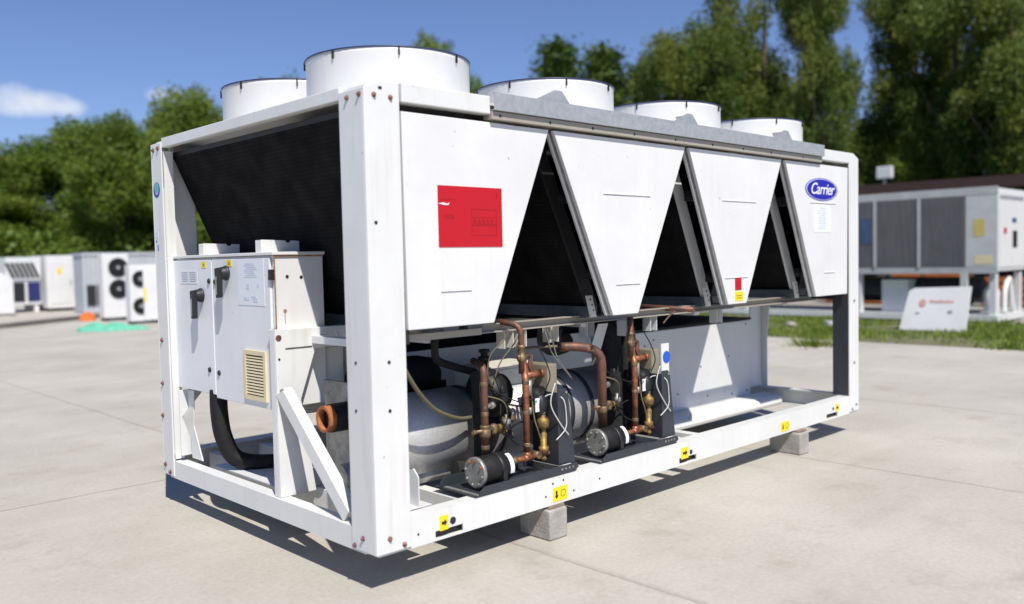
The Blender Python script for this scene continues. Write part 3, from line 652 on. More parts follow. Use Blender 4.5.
for y in (2.00, 1.235):
    b = MB(); b.box(.07, y+.006, 1.502, .078, y+.07, 1.575); b.prism([(.07, y, 1.502), (.32, y, 1.502), (.32, y, 1.570), (.265, y, 1.572), (.258, y, 1.560), (.235, y, 1.560), (.228, y, 1.573), (.07, y, 1.577)], (0, .006, 0)); b.box(.078, y+.062, 1.502, .32, y+.068, 1.560)
    b.build('lifting_bracket', FRAMEW, cab, .0015)
cab.location = (.030, -.012, 0)
# leg plates and hose under the cabinet
P('leg_plate', MB().prism([(.035, 2.30, .60), (.22, 2.30, .60), (.05, 2.30, .42), (.14, 2.30, .155), (.035, 2.30, .155)], (0, .01, 0)).prism([(.09, 2.2, .60), (.09, 2.30, .60), (.09, 2.26, .14), (.09, 2.10, .14), (.09, 2.22, .36)], (.008, 0, 0)), GREYP, .002)
P('supply_hose', MB().tube([(.10, 1.85, .64), (.09, 1.83, .50), (.10, 1.80, .34), (.16, 1.76, .20), (.32, 1.68, .155), (.60, 1.55, .165), (.95, 1.42, .20)], .055, 14), BLACK)
P('drain_channel', MB().prism([(.15, 1.0, .127), (.15, 1.12, .127), (.15, 1.1, .21), (.15, 1.02, .24)], (.3, 0, 0)), FRAMEW, .003)

# heat exchanger vessel
VY, VZ, VR = .66, .405, .25
ves = P('evaporator_vessel', MB().cyl((.36, VY, VZ), (1.05, VY, VZ), VR, n=48).cyl((.355, VY, VZ), (.358, VY, VZ), VR-.03, n=48), ALU)
MB().lathe((1.052, VY, VZ), (1, 0, 0), [(0, VR+.004), (.05, VR+.004), (.09, VR-.02), (.10, VR-.045), (.20, VR-.045)], 48).build('dark_band', NAVY, ves)
MB().cyl((1.256, VY, VZ), (2.60, VY, VZ), VR-.004, n=48).build('outer_jacket', ALU, ves)
for x in (1.255, 1.86, 2.06, 2.5): MB().ring((x, VY, VZ), (1, 0, 0), VR+.003, VR-.003, .035, 48).build('strap', NAVY, ves)
MB().lathe((2.601, VY, VZ), (1, 0, 0), [(0, VR), (.06, VR-.02), (.12, VR-.12), (.14, .02)], 32).build('end_dome', BLACKM, ves)
P('tube_plate', MB().box(.31, .44, .12, .335, .93, .76), DSTEEL, .004)
P('vessel_saddle', MB().prism([(.36, .13, .155), (.36, .13, .31), (.36, .17, .35), (.36, .42, .25), (.36, .42, .155)], (.008, 0, 0)).box(.25, .12, .150, .44, .46, .156), GREYP, .002)
P('vessel_saddle', MB().prism([(2.4, .36, .10), (2.4, .96, .10), (2.4, .86, .30), (2.4, .46, .30)], (.012, 0, 0)), GREYP, .002)
wp = P('water_connection', MB().cyl((.20, .70, .575), (.345, .70, .575), .080, n=28), BLACK)
MB().ring((.155, .70, .575), (1, 0, 0), .074, .058, .055, 32).build('rusty_flange', RUST, wp); MB().cyl((.204, .70, .575), (.199, .70, .575), .058, n=24).build('bore', INK, wp)
P('water_connection', MB().cyl((.20, .62, .26), (.345, .62, .26), .07, n=24), DSTEEL)
P('lower_pipe', MB().cyl((.45, .56, .19), (2.3, .56, .17), .05, n=16), DSTEEL); P('lower_pipe', MB().tube([(.38, .72, .50), (.36, .70, .35), (.32, .62, .15)], .014, 8), BLACK)
P('sensor_cable', MB().tube([(.40, .75, .98), (.41, .75, .86), (.41, .72, .76)], .016, 8), BLACK)
P('drain_stub', MB().lathe((.85, .42, .215), (.8, -.1, -.1), [(0, .05), (.12, .045), (.2, .03), (.24, .01)], 16), DARKF)

# inner walls and machinery
P('inner_wall', MB().box(1.0, 1.15, .06, 2.93, 1.162, .835), GREYP, .003)
P('oil_tank', MB().lathe((.55, .98, .70), (1, 0, 0), [(0, .11), (.03, .13), (.48, .13), (.58, .11), (.63, .06), (.65, .01)], 28), BLACK)
P('pump_bracket', MB().box(1.12, .90, .52, 1.20, 1.10, .66), BLACKM)
P('rear_view_blocker', MB().lathe((1.05, 1.70, .66), (1, 0, 0), [(0, .2), (.08, .33), (3.6, .33), (3.7, .2)], 28), DARKF)  # dark body added for unseen machinery, blocks the bright view out the back
bx = P('equipment_box', MB().box(2.97, .90, .06, 4.93, 2.2, .812), GREYP, .005)
MB().box(2.96, .895, .815, 4.94, 2.2, .835).build('foam_strip', DARKF, bx)
for x, z in ((3.3, .70), (3.42, .74), (3.5, .52), (4.1, .45), (3.75, .25), (4.2, .18), (4.55, .5), (4.85, .78), (4.6, .15), (3.2, .5), (4.86, .15), (3.9, .1)): dot(bx, (x, .9, z), (0, -1, 0), .009)
P('sill_rail', MB().prism([(2.85, .70, .0), (2.85, .69, .03), (2.85, .70, .07), (2.85, .74, .095), (2.85, .80, .10), (2.85, .895, .105), (2.85, .895, 0)], (2.3, 0, 0)), FRAMEW, .012)
tp = P('label_board', MB().box(2.71, .30, .14, 2.80, .31, .80), WHITE); MB().cyl((2.77, .30, .70), (2.77, .2985, .70), .045, n=24).build('blue_disc', BLUE2, tp)
# black compressor ends
comp = P('compressor', MB().lathe((1.07, .46, .62), (1, 0, 0), [(0, .05), (.01, .11), (.03, .135), (.06, .148), (.12, .15), (.13, .11), (.20, .11)], 36), BLACKM)
MB().lathe((1.14, .46, .77), (0, 0, 1), [(0, .028), (.05, .028), (.052, .04), (.075, .04), (.078, .022), (.10, .022), (.102, .034), (.12, .034)], 14).build('valve_cap', BLACKM, comp)
P('insulated_pipe', MB().tube([(.66, .33, 1.02), (.66, .34, .93), (.70, .36, .87), (.88, .42, .81), (1.06, .46, .76)], .022, 10), BLACK)
P('flexible_hose', MB().tube([(.22, .12, 1.0), (.30, .14, .88), (.42, .18, .74), (.58, .24, .62), (.78, .30, .54), (.92, .34, .52)], .012, 8), OLIVE)
P('expansion_box', MB().box(1.22, .56, .62, 1.72, .85, .735), CREAM, .01)
P('jacket_lid', MB().box(1.20, .545, .738, 1.74, .86, .752), CREAM, .004)
P('jacket_face', MB().box(1.24, .50, .30, 1.66, .514, .60), CREAM, .004)

# one refrigerant circuit (skid with filter drier, copper pipes, valve, support plate), built twice
def circuit(dx, first):
    X = lambda v: v+dx
    sk = P('pipe_skid', MB().box(X(.66), .020, .157, X(1.46), .38, .163).prism([(X(.69), .020, .163), (X(1.46), .020, .163), (X(1.49), .020, .18), (X(1.47), .020, .208), (X(.73), .020, .208), (X(.69), .020, .185)], (0, .006, 0)).prism([(X(.66), .32, .163), (X(1.40), .32, .163), (X(1.40), .32, .21), (X(.70), .32, .22), (X(.66), .32, .19)], (0, .006, 0)), NAVY, .0015)
    for j in range(4): dot(sk, (X(1.34+.032*j), .020, .188), (0, -1, 0), .007, DSTEEL)
    MB().box(X(.675), .03, .1635, X(.70), .31, .167).build('support_angle', DSTEEL, sk)
    y, z = .125, .262
    fd = P('filter_drier', MB().lathe((X(.765), y, z), (1, 0, 0), [(0, .072), (.012, .082), (.20, .082), (.225, .07), (.245, .03)], 32), BLACK)
    fl = MB().lathe((X(.743), y, z), (1, 0, 0), [(0, .080), (.003, .086), (.021, .086)], 32).build('end_cover', DSTEEL, fd)
    for j in range(8):
        a = 2*math.pi*j/8+.2; MB().cyl((X(.733), y+math.cos(a)*.068, z+math.sin(a)*.068), (X(.7435), y+math.cos(a)*.068, z+math.sin(a)*.068), .008, n=6).build('cover_bolt', RUST if j in (1, 2, 3) and first else DSTEEL, fl)
    MB().ring((X(.88), y, z), (1, 0, 0), .0865, .081, .03, 32).box(X(.88), y-.092, .166, X(.91), y-.082, z).box(X(.88), y+.082, .166, X(.91), y+.092, z).build('clamp_band', BLACKM, fd)
    MB().prism([(X(.945), y+math.sin(a_)*.0835, z+math.cos(a_)*.0835) for a_ in [-1.9+k_*.25 for k_ in range(7)]]+[(X(.945), y+math.sin(a_)*.080, z+math.cos(a_)*.080) for a_ in [-.4-k_*.25 for k_ in range(7)]], (.03, 0, 0)).build('white_label', WHITEINK, fd)
    y, z = .15, .270; X = lambda v: v+dx-.045
    # liquid line: drier -> tee -> valve -> plate
    P('copper_pipe', MB().cyl((X(1.04), y, z-.005), (X(1.34), y, z-.005), .017, n=14).cyl((X(1.225), y, z-.005), (X(1.225), y, z+.03), .021, n=14).cyl((X(1.195), y, z-.005), (X(1.255), y, z-.005), .021, n=14), COPPER)
    P('copper_pipe', pipe([(X(1.225), y, z+.02), (X(1.225), y, .735), (X(1.27), y+.06, .80), (X(1.27), y+.06, .82)], .020, .03), COPPER)
    if first:
        P('aged_copper_pipe', pipe([(X(1.225), y+.03, .76), (X(1.225), y+.03, 1.045), (X(1.17), y+.16, 1.065)], .018, .06), COPPERD)
        P('aged_copper_pipe', pipe([(X(.925), y+.03, .33), (X(.925), y+.03, .83), (X(1.0), y+.20, .845)], .021, .05), COPPERD)
    else:
        P('aged_copper_pipe', MB().cyl((X(1.225), y+.03, .76), (X(1.225), y+.03, 1.03), .020, n=14), COPPERD)
        P('aged_copper_pipe', pipe([(X(.925), y+.03, .33), (X(.925), y+.03, .83), (X(.80), y+.11, .865), (X(.70), y+.18, .865)], .029, .085), COPPERD)
    vl = P('brass_valve', MB().lathe((X(.925), y+.03, .425), (0, 0, 1), [(0, .022), (.008, .032), (.045, .032), (.05, .026), (.06, .026), (.065, .031), (.075, .024)], 8).cyl((X(.85), y+.03, .47), (X(1.0), y+.03, .47), .010, n=8), BRASSD)
    MB().lathe((X(1.0), y+.04, .435), (0, 0, 1), [(0, .016), (.01, .022), (.05, .022), (.06, .014)], 8).build('side_port', BRASSD, vl); MB().cyl((X(1.035), y+.04, .47), (X(1.055), y+.04, .47), .018, n=8).build('port_cap', BRASS, vl); MB().cyl((X(.835), y+.03, .47), (X(.85), y+.03, .47), .015, n=6).build('port_nut', BRASSD, vl)
    tv = P('brass_valve', MB().lathe((X(1.225), y+.03, .83), (0, 0, 1), [(0, .02), (.01, .027), (.035, .027), (.04, .021), (.08, .021), (.085, .027), (.10, .02)], 8).cyl((X(1.19), y+.03, .86), (X(1.285), y+.03, .86), .008, n=8), BRASSD)
    MB().tube([(X(1.28), y+.03, .87), (X(1.30), y+.03, .85), (X(1.29), y+.03, .80), (X(1.31), y+.03, .76)], .011, 8).build('branch_tube', COPPERD, tv); MB().cyl((X(1.185), y+.01, .845), (X(1.185), y+.01, .875), .012, n=6).build('port_nut', BRASSD, tv)
    for (px_, py_, pz_, rr_) in ((X(1.225), y, .33, .0225), (X(1.225), y, .52, .0215), (X(1.225), y, .70, .0225), (X(.925), y+.03, .36, .025), (X(.925), y+.03, .55, .0235), (X(.925), y+.03, .72, .0235)):
        MB().lathe((px_, py_, pz_), (0, 0, 1), [(0, rr_-.002), (.004, rr_), (.022, rr_), (.026, rr_-.002)], 14).build('braze_collar', BRASSD, tv)
    for pts_, rr_, m_ in (([(X(1.17), .26, .40), (X(1.21), .22, .46), (X(1.30), .17, .47), (X(1.34), .13, .42)], .005, BLACK), ([(X(1.02), .26, .70), (X(1.10), .20, .64), (X(1.19), .15, .60), (X(1.28), .13, .62), (X(1.33), .10, .68)], .004, BLACK),
            ([(X(1.10), .32, .80), (X(1.12), .26, .66), (X(1.09), .22, .50), (X(1.15), .2, .38), (X(1.22), .14, .33)], .005, BLACK), ([(X(.95), .20, .66), (X(1.05), .16, .62), (X(1.12), .2, .52), (X(1.14), .26, .40)], .0045, OLIVE), ([(X(1.31), .13, .92), (X(1.34), .1, .84), (X(1.36), .08, .74), (X(1.34), .1, .66)], .004, BLACK),
            ([(X(1.36), .04, .70), (X(1.33), .05, .58), (X(1.39), .035, .46), (X(1.46), .03, .38)], .004, CABLE)):
        P('sensor_cable', MB().tube(pts_, rr_, 6), m_)
    P('solenoid_coil', MB().box(X(1.10), .22, .60, X(1.15), .27, .65).cyl((X(1.125), .245, .65), (X(1.125), .245, .69), .012, n=8), BLACKM, .006); P('pressure_switch', MB().lathe((X(1.16), .25, .43), (0, 0, 1), [(0, .018), (.03, .018), (.035, .026), (.06, .026), (.065, .01), (.09, .01)], 10), DSTEEL)
    P('sight_glass', MB().cyl((X(1.30), y-.03, z+.002), (X(1.30), y+.03, z+.002), .022, n=10), BRASSD); P('pipe_nut', MB().cyl((X(1.10), y, z-.005), (X(1.135), y, z-.005), .025, n=6), BRASSD)
    # branch to the heat exchanger block
    P('copper_pipe', MB().cyl((X(1.24), y+.03, .745), (X(1.385), y+.03, .745), .020, n=12).cyl((X(1.375), y+.03, .745), (X(1.392), y+.03, .745), .026, n=12), COPPER)
    P('copper_pipe', MB().cyl((X(1.33), y+.05, .73), (X(1.33), y+.05, .86), .010, n=10), COPPERD)
    P('plate_exchanger', MB().box(X(1.392), y-.02, .30, X(1.475), y+.16, .80), paint('khaki_steel', (.25, .22, .16), amount=.4), .008)
    # expansion valve
    ev = P('expansion_valve', MB().lathe((X(1.345), y-.02, .225), (0, 0, 1), [(0, .012), (.02, .02), (.03, .014), (.05, .016), (.055, .03), (.09, .03), (.095, .019), (.17, .022), (.175, .017), (.20, .017), (.205, .034), (.225, .038), (.25, .038), (.26, .030), (.27, .016), (.31, .016), (.315, .010)], 16), BRASS)
    MB().cyl((X(1.345), y-.02, .508), (X(1.345), y-.02, .545), .017, n=12).build('valve_cap', DSTEEL, ev)
    P('copper_pipe', pipe([(X(1.34), y-.02, z), (X(1.43), y-.02, z), (X(1.47), y-.02, .33), (X(1.47), y-.02, .42)], .014, .03), COPPERD)
    # upright support plate, tapered, with a round black controller
    up = P('support_plate', MB().prism([(X(1.385), .045, .205), (X(1.53), .045, .205), (X(1.475), .045, .635), (X(1.455), .045, .66), (X(1.385), .045, .66)], (0, .006, 0)).box(X(1.385), .051, .205, X(1.391), .26, .64), NAVY, .002)
    dot(up, (X(1.46), .045, .635), (0, -1, 0), .008, DSTEEL)
    sv = P('controller', MB().lathe((X(1.31), .21, .56), (1, -.1, 0), [(0, .07), (.015, .10), (.07, .10), (.075, .06)], 28), BLACKM)
    MB().box(X(1.28), .125, .53, X(1.345), .131, .61).build('type_plate', WHITEINK, sv)
    MB().box(X(1.277), .1235, .585, X(1.292), .1245, .60).build('green_mark', TEAL, sv)
    P('pale_cable', MB().tube([(X(1.345), y-.02, .54), (X(1.35), .13, .60), (X(1.385), .10, .625), (X(1.42), .035, .60), (X(1.44), .03, .50), (X(1.43), .03, .42), (X(1.37), .05, .36)], .0036, 6), CABLE)
    P('pale_cable', MB().tube([(X(1.27), .15, .66), (X(1.28), .14, .50), (X(1.30), .13, .42), (X(1.33), .14, .36)], .005, 6), OLIVE)
    MB2 = MB().cyl((X(1.255), y+.0, .63), (X(1.255), y, .72), .016, n=10).cyl((X(1.255), y, .52), (X(1.255), y, .56), .014, n=10); P('service_port', MB2, DSTEEL)
    if first: P('insulated_pipe', MB().tube([(X(1.02), .32, .24), (X(1.02), .32, .50), (X(1.03), .34, .70), (X(1.03), .36, .78)], .045, 12), DARKF)
    P('service_port', MB().cyl((X(.91), y+.02, .60), (X(1.02), y+.06, .60), .011, n=8).cyl((X(.99), y+.05, .60), (X(1.02), y+.06, .60), .02, n=8), DSTEEL)
circuit(0, True); circuit(1.025, False)
# fat black suction lines between the circuits
P('insulated_pipe', MB().tube([(2.24, .36, .20), (2.23, .36, .50), (2.22, .36, .80), (2.25, .42, .96), (2.36, .6, 1.0)], .075, 14), DARKF)
P('insulated_pipe', MB().tube([(2.40, .36, .20), (2.39, .36, .50), (2.40, .36, .84), (2.42, .42, 1.0)], .06, 14), DARKF)
P('insulated_pipe', MB().tube([(1.72, .45, 1.0), (1.75, .5, .9), (1.9, .6, .85), (2.1, .7, .84)], .08, 14), DARKF)
P('hanging_gusset', MB().prism([(2.02, .30, .99), (2.12, .30, .99), (2.04, .30, .82), (1.94, .30, .84)], (0, .006, 0)), CREAM)
P('copper_stub', MB().cyl((2.83, .10, 1.045), (2.80, .62, 1.06), .019, n=12), COPPERD); P('copper_stub', MB().tube([(2.74, .2, 1.04), (2.66, .2, 1.0), (2.60, .2, .96)], .006, 6), COPPERD); P('thin_tube', MB().tube([(1.66, .34, .87), (1.55, .42, .87), (1.45, .5, .86)], .009, 8), OLIVE)
for q in ([(1.12, .22, 1.03), (1.10, .24, .96), (1.03, .28, .88), (1.02, .30, .76), (1.08, .30, .66)], [(1.25, .25, 1.0), (1.2, .27, .92), (1.12, .3, .82), (1.08, .32, .70)], [(1.50, .3, 1.0), (1.56, .32, .90), (1.62, .34, .82), (1.80, .36, .66)], [(1.52, .3, 1.0), (1.60, .32, .90), (1.66, .34, .80), (1.82, .36, .64)]):
    P('sensor_cable', MB().tube(q, .0045, 6), OLIVE if q[0][0] < 1.4 else DSTEEL)
P('sensor_cable', MB().tube([(1.0, .25, .62), (1.12, .24, .58), (1.20, .2, .56), (1.28, .2, .53)], .006, 6), BLACK)
P('sensor_cable', MB().tube([(1.08, .3, .64), (1.16, .28, .54), (1.18, .3, .44), (1.2, .3, .36)], .012, 8), BLACK)
P('valve_cluster', MB().cyl((1.16, .34, .48), (1.22, .30, .47), .022, n=10).cyl((1.12, .32, .40), (1.12, .32, .45), .03, n=10).cyl((1.18, .33, .38), (1.18, .33, .41), .02, n=10), BRASS)

# stickers and notices on the near side
def flat(name, x0, x1, z0, z1, m, par, y=.0, th=.002): return MB().box(x0, y-th, z0, x1, y, z1).build(name, m, par)
rp = flat('red_notice', .437, .882, 1.500, 1.815, RED, panels[0], y=.006, th=.003)
rm = MB()
def rrect(x0, x1, z0, z1, t_=.003, y=.003):
    rm.box(x0, y-.001, z0, x1, y, z0+t_); rm.box(x0, y-.001, z1-t_, x1, y, z1); rm.box(x0, y-.001, z0+t_, x0+t_, y, z1-t_); rm.box(x1-t_, y-.001, z0+t_, x1, y, z1-t_)
rrect(.66, .84, 1.62, 1.70); rrect(.66, .84, 1.56, 1.615); rm.box(.455, .002, 1.742, .555, .003, 1.746); rm.box(.665, .002, 1.655, .835, .003, 1.657)
for j in range(5): rm.box(.675+.031*j, .002, 1.628, .693+.031*j, .003, 1.646)
for j in range(4): rm.box(.475+.018*j, .002, 1.645, .487+.018*j, .003, 1.668)
rm.box(.84, .002, 1.77, .85, .003, 1.79)
rm.build('printed_marks', REDINK, rp)
MB().prism([(.437, .0028, 1.722), (.47, .0028, 1.728), (.495, .0028, 1.722), (.512, .0028, 1.728), (.502, .0028, 1.715), (.47, .0028, 1.717)], (0, -.0015, 0)).build('tear', WHITEINK, rp)
def yellow(x0, x1, z0, z1, arrow):
    o = flat('yellow_label', x0, x1, z0, z1, YEL, ch, y=.0038, th=.002); b = MB(); w_ = x1-x0; h_ = z1-z0; y = .0018
    if arrow == 'down':
        cx = x0+w_*.24; b.prism([(cx-.007, y, z1-h_*.25), (cx+.007, y, z1-h_*.25), (cx+.007, y, z0+h_*.42), (cx+.016, y, z0+h_*.42), (cx, y, z0+h_*.18), (cx-.016, y, z0+h_*.42), (cx-.007, y, z0+h_*.42)], (0, -.001, 0))
    else:
        cz = (z0+z1)/2; b.prism([(x0+w_*.22, y, cz-.008), (x0+w_*.55, y, cz-.008), (x0+w_*.55, y, cz-.018), (x0+w_*.86, y, cz), (x0+w_*.55, y, cz+.018), (x0+w_*.55, y, cz+.008), (x0+w_*.22, y, cz+.008)], (0, -.001, 0))
    b.build('arrow', INK, o)
    if arrow == 'down':
        c = MB(); cx = x0+w_*.7; cz = (z0+z1)/2; c.ring((cx, y, cz), (0, -1, 0), .022, .018, .001, 20); c.build('printed_mark', BRASS, o)
yellow(.393, .450, .045, .122, 'right'); yellow(1.240, 1.362, .015, .098, 'down'); yellow(2.515, 2.60, .040, .118, 'right'); yellow(3.865, 4.0, .020, .095, 'down'); yellow(4.80, 4.87, .055, .115, 'right')
for x, z, rr in ((.482, .082, .020), (2.632, .074, .016), (4.76, .085, .014)): dot(ch, (x, .004, z), (0, -1, 0), rr)
for x, z in ((.255, .062), (1.657, .075), (1.18, .06), (1.24, .125), (1.33, .13), (1.42, .05)): dot(ch, (x, .004, z), (0, -1, 0), .006)
rl = flat('red_label', 3.218, 3.305, 1.168, 1.262, RED, panels[2], y=.006); MB().box(3.23, .003, 1.20, 3.29, .004, 1.204).box(3.23, .003, 1.22, 3.28, .004, 1.224).build('printed_marks', REDINK, rl)
yl = flat('yellow_label', 3.215, 3.325, 1.088, 1.158, YEL, panels[2], y=.006); MB().box(3.24, .003, 1.108, 3.30, .004, 1.113).box(3.235, .003, 1.125, 3.305, .004, 1.130).build('printed_marks', BRASS, yl)
dt = flat('data_sheet', 4.43, 4.735, 1.60, 1.825, PAPER, panels[3], y=.006)
b = MB()
for j in range(9): b.box(4.50+.01*(j % 3), .0028, 1.63+.021*j, 4.64-.012*(j % 2), .004, 1.638+.021*j)
b.build('printed_marks', PAPERINK, dt)
# oval badge with script lettering
def ellipse(cx, cz, rx, rz, y, th, name, m, par, n=48):
    return MB().prism([(cx+rx*math.cos(2*math.pi*i/n), y, cz+rz*math.sin(2*math.pi*i/n)) for i in range(n)], (0, -th, 0)).build(name, m, par)
bd = ellipse(4.572, 1.957, .285, .094, .006, .003, 'oval_badge', BLUE, panels[3])
ellipse(4.572, 1.957, .272, .088, .003, .001, 'badge_ring', WHITEINK, bd); ellipse(4.572, 1.957, .262, .084, .002, .001, 'badge_field', BLUE, bd)
cu = bpy.data.curves.new('badge_lettering', 'FONT'); cu.body = 'Carrier'; cu.size = .132; cu.shear = .32; cu.align_x = 'CENTER'; cu.align_y = 'CENTER'; cu.offset = .0008; cu.extrude = .0006; cu.space_character = .93
to = bpy.data.objects.new('tmp', cu); sc.collection.objects.link(to); bpy.context.view_layer.update()
me = bpy.data.meshes.new_from_object(to.evaluated_get(bpy.context.evaluated_depsgraph_get())); bpy.data.objects.remove(to); me.materials.clear(); me.materials.append(WHITEINK)
tx = bpy.data.objects.new('badge_lettering', me); sc.collection.objects.link(tx); tx.parent = bd; tx.location = (4.572, .0003, 1.957); tx.rotation_euler = (R(90), 0, 0); tx.scale = (1.12, 1.0, 1)
# emblem and small stickers on the far left post
em = MB().ring((-.0005, 2.448, 1.95), (-1, 0, 0), .052, .034, .001, 24).build('round_emblem', BLUE, pf); MB().cyl((-.0003, 2.448, 1.965), (-.002, 2.448, 1.965), .036, n=16).build('emblem_centre', TEAL, em)
for (y0, y1, z0, z1, m) in ((2.45, 2.50, 1.625, 1.665, PAPERINK), (2.478, 2.495, 1.595, 1.612, BLUE2), (2.455, 2.47, 1.54, 1.58, BLUE2)): MB().box(-.0015, y0, z0, 0, y1, z1).build('sticker', m, pf)

# ------------------------------------------------------------------ concrete blocks under the frame
def block(x0, y0, y1, lab):
    b = MB().box(-.075, y0, .0, .075, y1, .176); o = b.build('concrete_block', CONCB, bevel=.010, seg=2); o.location = (x0, 0, .001)
    p_ = MB().box(-.055, y0+.02, .1775, .07, y1-.02, .195-.001); q = p_.build('timber_pad', mat('old_timber', (.33, .27, .20), rough=.9, col2=(.18, .14, .10), vscale=8), o); return tag(o, lab, 'block', 'concrete blocks carrying the chiller')
block(1.25, -.03, .22, 'concrete block under the near rail by the yellow arrow label')
block(4.14, -.055, .22, 'concrete block under the near rail towards the right end')
block(1.25, 2.30, 2.56, 'concrete block under the back rail behind the pipework')
block(4.14, 2.30, 2.56, 'concrete block under the back rail near the far corner')
SQ = 0
# ------------------------------------------------------------------ background: left side units
def vrf(x, y, w_, d_, h_, z0, fx, fz, fr, lab, rz=0):
    root = empty('outdoor_fan_unit', (x, y, 0), lab, 'fan unit', 'outdoor fan units at the yard edge', rz)
    body = MB().box(0, 0, z0, w_, d_, z0+h_).build('casing', WHITE, root, .015)
    MB().box(.03, .02, 0, .15, d_-.02, z0-.002).build('foot', BLACKM, root); MB().box(w_-.15, .02, 0, w_-.03, d_-.02, z0-.002).build('foot', BLACKM, root)
    for z in fz:
        MB().cyl((fx, -.003, z), (fx, -.02, z), fr, n=32).build('fan_opening', INK, root)
        g = MB()
        for rr in np.linspace(.06, fr, 6): g.ring((fx, -.03, z), (0, -1, 0), rr+.004, rr-.004, .008, 28)
        for k in range(8):
            a = math.pi*k/8; g.bar((fx-math.cos(a)*fr, -.03, z-math.sin(a)*fr), (fx+math.cos(a)*fr, -.03, z+math.sin(a)*fr), .006, .006, up=(0, 1, 0))
        g.build('fan_guard', BLACKM, root)
        k_ = MB().cyl((fx, -.022, z), (fx, -.036, z), .07, n=16).build('fan_hub', GREYINK, root)
    return root
LU = vrf(7.05, 24.3, .78, .40, 1.96, .10, .46, (1.64, .98), .29, 'white outdoor unit with two stacked black fans, left of the twin-fan pair')
RU = vrf(7.0, 22.0, .84, .36, 1.62, .08, .30, (1.30, .52), .23, 'smaller white outdoor unit with two fans, nearest the back corner post')
MB().box(.36, -.07, .10, .86, -.003, 1.68).build('side_cover', WHITE, RU, .01)
MB().box(.365, -.074, .62, .43, -.071, 1.05).build('yellow_label', YEL, RU)
CORR = mat('corrugated_grey', (.45, .47, .50), rough=.5, var=.1)
ct = empty('shipping_container', (8.30, 30.0, 0), 'pale grey corrugated container behind the fan units', 'container')
b = MB()
n = 22
for i in range(n):
    x = i*.16
    b.prism([(x, 0, .15), (x+.04, -.04, .15), (x+.10, -.04, .15), (x+.14, 0, .15), (x+.16, 0, .15), (x+.16, 1.0, .15), (x, 1.0, .15)], (0, 0, 1.95))
b.build('corrugated_wall', CORR, ct); MB().box(-.04, -.06, 2.10, n*.16+.04, 1.05, 2.2).build('top_rail', CORR, ct); MB().box(-.04, -.06, .02, n*.16+.04, 1.05, .15).build('bottom_rail', CORR, ct)
for a_, c_ in ((.10, .40), (.46, .72)): MB().box(a_, -.075, .28, c_, -.045, 1.02).build('dark_opening', INK, ct)
ah = empty('air_handler', (7.95, 33.0, 0), 'white box shaped unit with yellow sticker beside the slope-topped unit', 'air handler')
MB().box(0, 0, .12, 1.0, 2.0, 2.16).build('casing', WHITE, ah, .02); MB().box(.08, -.02, .3, .88, -.003, 1.95).build('door', WHITE, ah, .01)
MB().box(.38, -.026, 1.42, .52, -.021, 1.68).build('yellow_sticker', YEL, ah); MB().box(.84, -.04, 1.0, .86, -.021, 1.2).build('door_handle', BLACKM, ah)
MB().box(1.002, -.05, .10, 1.42, 2.0, 2.18).build('end_section', WHITE, ah, .02)
for x in (.1, .8, 1.2): MB().box(x, .1, 0, x+.12, 1.9, .099).build('foot', BLACKM, ah)
vu = empty('slope_coil_unit', (6.62, 33.4, 0), 'low white unit with sloping dark slats over two dark fan openings', 'condenser')
MB().prism([(0, 0, 1.25), (1.25, 0, 1.25), (1.25, 0, 2.12), (.05, 0, 2.12)], (0, 1.6, 0)).build('upper_casing', GREYP, vu)
MB().box(.12, .05, .30, 1.25, 1.6, 1.248).build('lower_casing', GREYP, vu)
for j in range(6): MB().prism([(.10+.17*j+.14, -.02, 1.32), (.22+.17*j+.14, -.02, 1.32), (.12+.17*j, -.02, 1.90), (.0+.17*j, -.02, 1.90)], (0, .018, 0)).build('slat', BLACKM, vu)
for j, m in ((0, BLACKM), (1, mat('dark_blue_panel', (.02, .03, .14), rough=.4, var=.2))): MB().box(.22+.55*j, .02, .42, .66+.55*j, .049, 1.16).build('fan_opening', m, vu)
for x in (.15, 1.0): MB().box(x, .1, 0, x+.15, 1.5, .299).build('foot', WHITE, vu)
su = empty('small_white_cabinet', (5.55, 31.0, 0), 'small white cabinet with a sloping lid at the left edge of the photo', 'cabinet')
MB().prism([(0, 0, .10), (.74, 0, .10), (.74, 0, 1.25), (.38, 0, 1.55), (0, 0, 1.52)], (0, .7, 0)).build('casing', WHITE, su, .01); MB().box(.1, .05, 0, .64, .6, .099).build('plinth', CONCB, su)
# dark kerb, green netting, orange bag
b = MB(); kp = [(-6, 20.2), (4.3, 24.2), (7.4, 26.6), (9.5, 27.2)]
for (xa, ya), (xb, yb) in zip(kp[:-1], kp[1:]): b.bar((xa, ya, .06), (xb, yb, .06), .30, .12)
kb = b.build('low_kerb', mat('dark_kerb', (.15, .14, .13), rough=.9, var=.3, vscale=3), bevel=.01); kb['kind'] = 'structure'
def heap(name, loc, sx, sy, sz, m, lab, cat, rz=0, taper=.0):
    n, k = 34, 12; V = []; F = []
    for i in range(n+1):
        for j in range(k+1):
            uu = i/n*2-1; vv = j/k*2-1; e = max(0, 1-uu*uu)**.5*max(0, 1-vv*vv)**.5
            V.append((uu*sx, vv*sy*(max(0, 1-uu*uu)**.5+.05)*(1-taper*(uu+1)/2), e*sz*(1-taper*.8*(uu+1)/2)*(1+.3*math.sin(uu*9+vv*4)+.2*math.sin(vv*11+uu*17))))
    for i in range(n):
        for j in range(k): a = i*(k+1)+j; F.append((a, a+k+1, a+k+2, a+1))
    me = bpy.data.meshes.new(name); me.from_pydata(V, [], F); me.materials.append(m)
    o = bpy.data.objects.new(name, me); sc.collection.objects.link(o); o.location = loc; o.rotation_euler[2] = rz; return tag(o, lab, cat)
